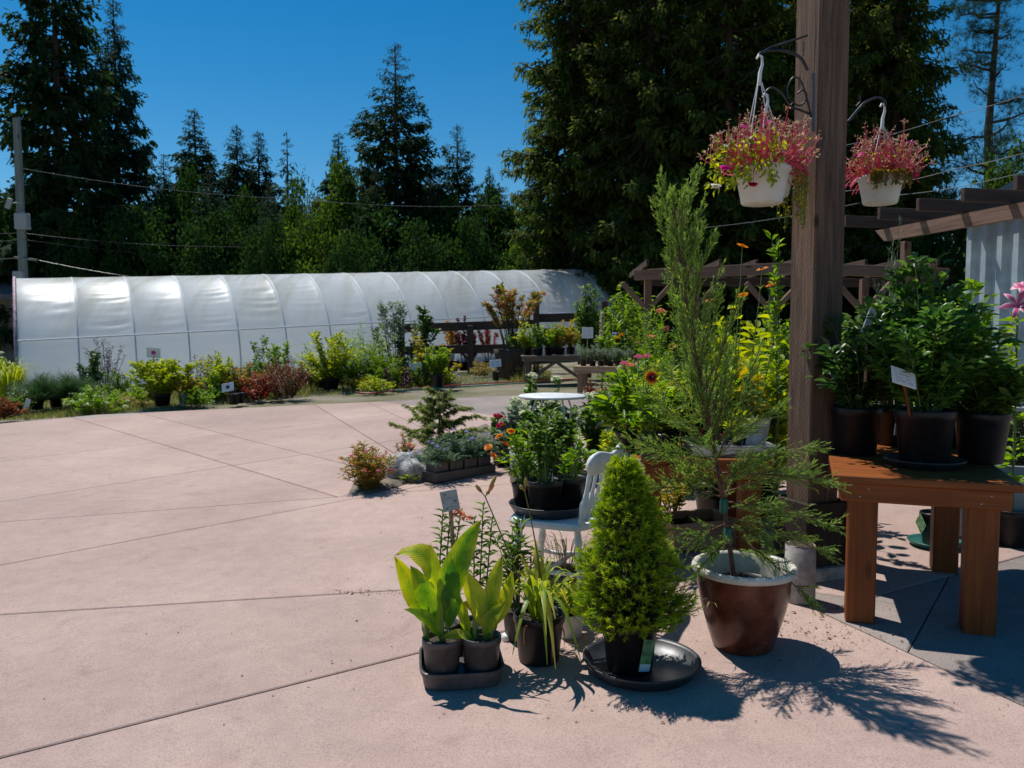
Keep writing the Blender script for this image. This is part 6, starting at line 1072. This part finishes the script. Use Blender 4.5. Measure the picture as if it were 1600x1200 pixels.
def front_row():
    tc = G(720, 1052); ang = R(7); M = Matrix.Translation(tc) @ Matrix.Rotation(ang, 4, 'Z')
    t = thing('carry_tray', 'brown black plastic carry tray holding four canna and milkweed pots', 'tray', tc, ang)
    bm = bmesh.new(); n = 48; w = .165
    def ring(z, k): return [bm.verts.new((k*w*math.copysign(abs(math.cos(a))**.4, math.cos(a)), k*w*math.copysign(abs(math.sin(a))**.4, math.sin(a)), z)) for a in np.arange(n)*2*PI/n]
    R_ = [ring(.002, .88), ring(.004, .93), ring(.052, .975), ring(.054, 1.01), ring(.068, 1.02), ring(.07, 1.0), ring(.068, .96), ring(.012, .90)]
    for A, B_ in zip(R_, R_[1:]):
        for i in range(n): bm.faces.new((A[i], A[(i+1) % n], B_[(i+1) % n], B_[i]))
    bm.faces.new(R_[-1]); bm.faces.new(R_[0][::-1]); me = bpy.data.meshes.new('tray'); bm.to_mesh(me); bm.free(); put('tray_shell', me, greyp, t)
    P = {k: M @ Vector((sx*.078, sy*.078, .014)) for k, sx, sy in (('fl', -1, -1), ('fr', 1, -1), ('bl', -1, 1), ('br', 1, 1))}
    pr = (.079, .172)
    # canna in the front pots: each leaf placed by its base, bend and tip
    for key, lab, leaves in (('fl', 'canna with one tall dark leaf in the tray pot farthest from the daylily', [
            ((690, 1004), (690, 905), (752, 812), .11, .0, .3, (.0, .75), .25), ((690, 1004), (672, 930), (641, 884), .085, .0, 0, (.1, .6), .2), ((690, 1000), (690, 830), (617, 868), .10, .03, .2, (.35, 1.), .3),
            ((664, 1000), (664, 950), (616, 868), .085, .06, -.2, (.4, 1.), .3), ((690, 1002), (682, 960), (631, 952), .055, -.05, 0, (.1, .5), .15), ((692, 1004), (690, 930), (672, 848), .05, .07, .4, (.3, .8), .35), ((664, 1002), (668, 960), (674, 900), .05, .05, .5, (.5, 1.), .3), ((694, 1004), (712, 940), (706, 872), .085, -.015, -.5, (.0, .2), .2)]),
                             ('fr', 'yellow leaved canna in the tray pot nearest the daylily', [
            ((761, 1008), (764, 960), (712, 876), .085, .0, .15, (.55, 1.), .25), ((761, 1008), (760, 950), (786, 866), .075, .02, -.3, (.4, 1.), .3), ((758, 1008), (752, 975), (790, 942), .065, -.03, .2, (.35, .8), .25), ((742, 1008), (728, 980), (686, 1000), .045, -.05, 0, (.3, .9), .15),
            ((738, 1006), (722, 970), (714, 922), .05, .03, .5, (.3, .9), .2), ((758, 1004), (745, 930), (722, 945), .05, .06, 0, (.5, 1.), .2), ((764, 1004), (772, 960), (764, 918), .06, .04, .3, (.5, 1.), .2), ((764, 1006), (790, 950), (800, 892), .06, .05, .2, (.5, 1.), .25)])):
        q = P[key]; t = thing('canna', lab, 'canna', q, 0, 'plants in the carry tray'); pot_parts(t, *pr, mat=greyp)
        for b, c, e, wd, dy, tw, tone, stalk in leaves:
            b3 = Vector((q.x+(at(b[0], b[1], q.y).x-q.x)*.9, q.y+dy*.2, q.z+.14)); blade(t, b3, at(c[0], c[1], q.y+dy*.7), at(e[0], e[1], q.y+dy), wd, CANNA, tw=tw, tone=tone, stalk=stalk, wave=.11)
        mb = MB()
        for px in ((690, 664) if key == 'fl' else (761, 741)): bx = q.x+(at(px, 1000, q.y).x-q.x)*.9; tubes(mb, np.array([[bx-q.x, 0, .13], [bx-q.x, 0, .22], [bx-q.x+.004, 0, .30]]), [.011, .009, .004], 8)
        mb.build('stalk', leafmat('canna_stalk', [(.12, .22, .03), (.22, .30, .05)], .2), t)
    for key, lab, top, px in (('bl', 'milkweed with orange flower clusters behind the canna', 778, 706), ('br', 'narrow leaved milkweed without flowers behind the yellow canna', 790, 755)):
        q = P[key]; t = thing('milkweed', lab, 'milkweed', q, 0, 'plants in the carry tray'); pot_parts(t, *pr, mat=greyp); rs = RS(); f = MB()
        for i in range(3):
            e = np.array(at(px+(i-1)*14, top+22*abs(i-1), q.y+.02*i)-q); b0 = np.array([(i-1)*.02, 0, .14]); s = np.linspace(0, 1, 9); Pq = bez(b0[None], (b0*.5+e*.5+[0, .02, .03])[None], e[None], s); mb = MB(); tubes(mb, Pq, np.linspace(.004, .0025, 9), 5); mb.build('stem', stemg, t)
            m = 34; qs = np.linspace(.25, 1, m); pp = np.stack([np.interp(qs, s, Pq[:, j]) for j in range(3)], 1); a = np.arange(m)*2.4; place(f, LANCE, pp, np.stack([np.cos(a), np.sin(a), .35+.4*qs], 1), np.tile([0, 0, 1.], (m, 1)), .075*(1.15-.5*qs), .014, rs.uniform(0, 1, m))
        f.build('foliage', LMs['green'], t, kind='stuff')
        if key == 'bl':
            for fx, fy in ((719, 806), (731, 812), (712, 800)): put('flower_cluster', BL['head'], F_['salmon'], t, loc=at(fx, fy, q.y+.01)-q, scale=.045)
    sign('weathered grey card held up over the milkweed', at(703, 782, P['bl'].y), .07, .085, .05, -.1, -.2, stake=.34, rows=4, col=(.3, .3, .3), lean=(.02, .01), board=plain('weathered_card', (.36, .38, .36), .7, noise=.2, scale=20))
    # daylily
    b = G(842, 1030); t = thing('daylily', 'pale green daylily with arching strap leaves in a black pot', 'daylily', b); pot_parts(t, .108, .20); rs = RS(); lm = leafmat('daylily_leaf', [(.10, .20, .03), (.22, .32, .04), (.40, .44, .06), (.50, .42, .10)], .5, .38)
    strands(t, rs, 40, .29, .36, .022, lm, z0=.165, r0=.045, name='leaf', arch=2.1, K=14, join=False); strands(t, rs, 16, .34, .2, .018, lm, z0=.165, r0=.04, name='leaf', arch=1.0, K=12, join=False)
    dry = leafmat('dry_leaf', [(.30, .13, .05), (.45, .25, .12)], .3)
    for (x0, x1, y1) in ((.03, -.03, -.02), (-.04, -.09, .06), (.06, .1, .05)):
        bb = b+Vector((x0, -.08, .17)); blade(t, bb, bb+Vector((x0*.8, -.07, .05)), b+Vector((x0*1.6, -.135, .05+y1)), .008, dry, K=9, name='dry_leaf')
    for pts, buds in ((((835, 960), (795, 860), (758, 776)), ((743, 757, -.5), (765, 766, .1), (776, 742, .05), (772, 756, .4))), (((852, 962), (842, 860), (820, 768)), ((812, 758, -.2), (822, 746, .1)))):
        Pq = [np.array(at(x, y, b.y+.05))-np.array(b) for x, y in pts]; Pq[0] = np.array([Pq[0][0], 0, .17]); mb = MB(); tubes(mb, bez(Pq[0][None], Pq[1][None], Pq[2][None], np.linspace(0, 1, 12)), np.linspace(.0042, .0028, 12), 6); mb.build('flower_stalk', leafmat('scape', [(.16, .17, .05), (.24, .24, .08)], .2), t)
        for x, y, ln in buds:
            e = np.array(at(x, y, b.y+.05))-np.array(b); d = norm(e-Pq[2]); mb = MB(); tubes(mb, Pq[2]+(e-Pq[2])*np.array([0, .3, .5, .7, .9, 1])[:, None], [.0022, .0025, .007, .0085, .006, .001], 7); mb.build('bud', leafmat('daylily_bud', [(.30, .26, .06), (.45, .32, .10)], .3) if ln < .3 else F_['salmon'], t)
    # dwarf spruce on a wide saucer
    b = G(1002, 1046); make_saucer('wide black saucer with water stains under the dwarf spruce', b, .238, .05); b = b+Vector((-.05, -.01, .0135)); t = thing('dwarf_spruce', 'cone shaped bright green dwarf spruce in a black pot', 'spruce', b); pot_parts(t, .116, .20); rs = RS(); H = at(975, 722, b.y).z-b.z; z0 = .19; hh = H-z0
    lab_ = box('plant_label', (.052, -.103, .09), (.05, .003, .135), plain('green_white_label', (.10, .22, .10), .35, noise=.9, scale=25), t, (.12, .12, .35), .001); box('barcode_patch', (0, -.002, -.05), (.046, .002, .03), MT['sign_white'], lab_, ch=.0003)
    n = 2600; u = rs.uniform(0, 1, n)**1.25; z = u*hh; wob = 1+.15*np.sin(z*34+rs.normal(0, .5, n))+rs.normal(0, .05, n); R0 = .208; rr = R0*(1-u)**.78*wob+.012; rr = np.where(z < .07, rr*(.72+.28*z/.07), rr); a = rs.uniform(0, 6.28, n); rad = rr*(1-.5*rs.uniform(0, 1, n)**2.2)*(1+.09*np.sin(5*a+z*20)+.07*np.sin(9*a-z*31+1)+.05*np.sin(3*a+2)); o = np.stack([np.cos(a), np.sin(a), np.zeros(n)], 1); p0 = o*rad[:, None]+np.stack([-.03*u**1.5, 0*u, z0+z], 1); d = norm(o+np.array([0, 0, 1.])*rs.uniform(.1, 1.1, n)[:, None]+rs.normal(0, .25, (n, 3)))
    w = MB(); tubes(w, np.array([[0, 0, .15], [-.005, 0, z0+hh*.5], [-.03, 0, z0+hh*.97]]), [.014, .01, .003], 6); tubes(w, np.stack([p0-o*rad[:, None]*.8-np.array([0, 0, .03]), p0], 1), .0018, 3); w.build('stem', stemb, t, kind='stuff')
    f = MB(); q = 22; m = n*q; s = np.tile(np.linspace(0, 1, q), n); pp = np.repeat(p0, q, 0)+np.repeat(d, q, 0)*(s*.036)[:, None]; dd = norm(np.repeat(d, q, 0)*.9+rs.normal(0, .55, (m, 3))); place(f, NEEDLE, pp, dd, runit(rs, m),   .019*rs.uniform(.7, 1.2, m), .0042, np.clip(np.repeat(rs.uniform(.0, .65, n), q)+.35*s, 0, 1)); f.build('foliage', leafmat('spruce_needle', [(.07, .15, .010), (.20, .32, .016), (.46, .54, .045)], .5, .5), t, kind='stuff')
    # glazed pot and tall juniper
    b = G(1160, 1008); t = thing('glazed_pot', 'big red brown glazed ceramic pot with a cream rim', 'pot', b); gl = plain('brown_glaze', (.14, .038, .018), .24, noise=.55, scale=7, spec=.45, coat=0, bump=.12); cr = plain('cream_glaze', (.58, .54, .45), .4, noise=.22, scale=12)
    mb = MB(); lathe(mb, [(0, 0), (.118, 0), (.126, .006), (.150, .08), (.178, .18), (.196, .27), (.204, .315), (.206, .325)], 56); mb.build('body', gl, t); mb = MB(); lathe(mb, [(.205, .324), (.217, .330), (.2205, .342), (.217, .355), (.208, .360), (.197, .357), (.190, .348), (.184, .30), (.165, .2), (.138, .09), (0, .085)], 56); mb.build('rim', cr, t)
    bj = b+Vector((0, 0, .087)); t = thing('juniper', 'tall leaning juniper with feathery plumes growing from the glazed pot', 'juniper', bj); pot_parts(t, .125, .20); rs = RS(); w = MB(); f = MB(); Yj = b.y
    tr = [(1148, 905), (1140, 860), (1131, 790), (1118, 710), (1104, 640), (1088, 560), (1070, 460), (1060, 390), (1054, 322)]; T = np.array([list(at(x, y, Yj+.02*math.sin(i))-bj) for i, (x, y) in enumerate(tr)]); T[0, 2] = .17; T[:2, 1] *= .3
    tubes(w, T, np.linspace(.0125, .003, len(T)), 8); ks = np.linspace(0, 1, len(T)); tp = lambda u: np.array([np.interp(u, ks, T[:, j]) for j in range(3)])
    def plume(p0, d, L, droop=0, up=0, dens=1.0, side=.5, tone=.5, twl=.16):
        """a branch with alternate twigs, all clothed in scale needles."""
        K = 8; s = np.linspace(0, 1, K); d = d/np.linalg.norm(d); P = p0+d*(L*s)[:, None]+np.array([0, 0, 1.])*(L*(up*s**1.6-droop*s**2))[:, None]; tubes(w, P, np.linspace(.0045, .001, K)*(.5+L), 4)
        nt_ = max(int(L*115*dens), 6); qs = rs.uniform(.12, 1, nt_); tb = np.stack([np.interp(qs, s, P[:, j]) for j in range(3)], 1); lat = norm(np.cross(np.broadcast_to(d, (nt_, 3)), rs.normal(size=(nt_, 3)))); td = norm(d*rs.uniform(.6, 1.1, nt_)[:, None]+lat*side+np.array([0, 0, up*.6])); tl = twl*L**.5*(1.1-.7*qs)*rs.uniform(.5, 1.1, nt_)+.02
        tb = np.concatenate([tb, P[-2:-1]]); td = np.concatenate([td, norm(P[-1:]-P[-2:-1])]); tl = np.concatenate([tl, [L/K*1.2]]); nt_ += 1
        tubes(w, np.stack([tb, tb+td*tl[:, None]*.9], 1), .0009, 3); q = 22; m = nt_*q; ss = np.tile(np.linspace(0, 1, q), nt_); pp = np.repeat(tb, q, 0)+np.repeat(td, q, 0)*(ss*np.repeat(tl, q))[:, None]; dd = norm(np.repeat(td, q, 0)+rs.normal(0, .38, (m, 3))); place(f, NEEDLE, pp, dd, runit(rs, m), .018*rs.uniform(.7, 1.4, m), .0042, np.clip(rs.normal(tone, .22, m)+.2*ss, 0, 1))
    for k in range(44):                                    # ascending plumes of the upper half
        u = .36+.62*(k/44); p0 = tp(u); a = k*2.4; d = np.array([math.cos(a)*.42, math.sin(a)*.42, 1.0]); plume(p0, d, (.42-.24*(u-.36)/.62)*rs.uniform(.6, 1.15), up=.15, dens=.62, side=.3)
    for k in range(12):                                    # bushier middle
        u = .26+.26*(k/12); a = k*2.4+1; plume(tp(u), np.array([math.cos(a), math.sin(a), .55]), .30*rs.uniform(.7, 1.1), up=.15, dens=.8, side=.5)
    for (pu, ex, ey, dy, dr, ln) in ((.33, 1308, 757, -.25, .12, 1), (.28, 1265, 735, -.05, .1, 1), (.26, 1300, 822, -.2, .16, 1), (.37, 1275, 700, .1, .0, 1), (.22, 1290, 870, -.1, .2, 1), (.18, 1250, 935, -.18, .3, 1), (.36, 965, 700, -.1, .1, 1), (.33, 1000, 690, .05, .08, 1), (.27, 1012, 760, -.2, .15, 1), (.30, 1060, 735, -.25, .1, 1), (.2, 1050, 880, -.15, .3, 1), (.15, 1085, 905, -.22, .3, 1), (.2, 1200, 850, -.3, .2, 1), (.13, 1195, 870, .1, .1, 1), (.24, 1210, 790, .15, .1, 1), (.16, 1110, 870, -.2, .1, 1), (.3, 1180, 720, -.3, .1, 1), (.41, 1215, 640, -.1, -.1, 1), (.41, 1010, 610, -.05, -.1, 1)):
        p0 = tp(pu); e = np.array(at(ex, ey, Yj+dy)-bj); d = e-p0; L = np.linalg.norm(d); plume(p0, d/L+np.array([0, 0, dr]), L, droop=dr, dens=.85, side=.45, tone=.55, twl=.2)
    w.build('branch', plain('juniper_bark', (.15, .075, .045), .9, noise=.4, scale=40, bump=.4), t, kind='stuff'); f.build('foliage', leafmat('juniper_needle', [(.06, .14, .028), (.155, .275, .052), (.31, .43, .085)], .45, .55), t, kind='stuff')
    for u in (.17, .25): q = tp(u); mb = MB(); lathe(mb, [(.016, -.03), (.019, -.02), (.018, .02), (.015, .03)], 10); o = mb.build('tie_tape', greentape, t); o.location = q
    t2 = thing('dry_grass_tuft', 'dry straw tuft hanging against the glazed pot', 'grass', b+Vector((-.16, -.09, .22))); strands(t2, rs, 9, .03, .10, .004, LMs['straw'], arch=4)
    mb = MB(); lathe(mb, [(0, .03), (.02, .028), (.026, .015), (.024, .0), (0, 0)], 16); o = mb.build('garlic_pot_foot', whitep); o.location = G(792, 1000)+Vector((0, 0, 0)); o.name = 'white_ornament'; tag(o, 'small white rounded ornament between the canna tray and the daylily', 'ornament')
    # dim things under the chair
    c = Vector((.28, 4.02, gz(.28, 4))); t = thing('grass_pot', 'dark tray of straggly yellow grass under the white chair', 'grass', c, R(-20)); box('tray', (0, 0, .07), (.30, .26, .14), greyp, t, ch=.01); box('soil', (0, 0, .141), (.28, .24, .004), soilm, t); strands(t, RS(), 60, .22, .2, .006, LMs['straw'], z0=.14, r0=.1)
    potted('oxalis', 'pale yellow green leafy plant at the foot of the chair leg', 'plant', 0, 0, 0, 0, 'lime', loc=Vector((.26, 3.52, gz(.26, 3.5))), H=.27, Rr=.14, pot=(.07, .11), potmat=whitep, nlf=420, L=.03, W=.014, nst=24, low=.4)
    potted('euphorbia', 'dark narrow leaved plant in front of the chair leg', 'plant', 0, 0, 0, 0, 'green', loc=Vector((.03, 3.50, gz(.03, 3.5))), H=.55, Rr=.12, pot=(.075, .14), nlf=260, L=.07, W=.012, tpl=LANCE, nst=9, low=.6, shape=.4)
front_row()
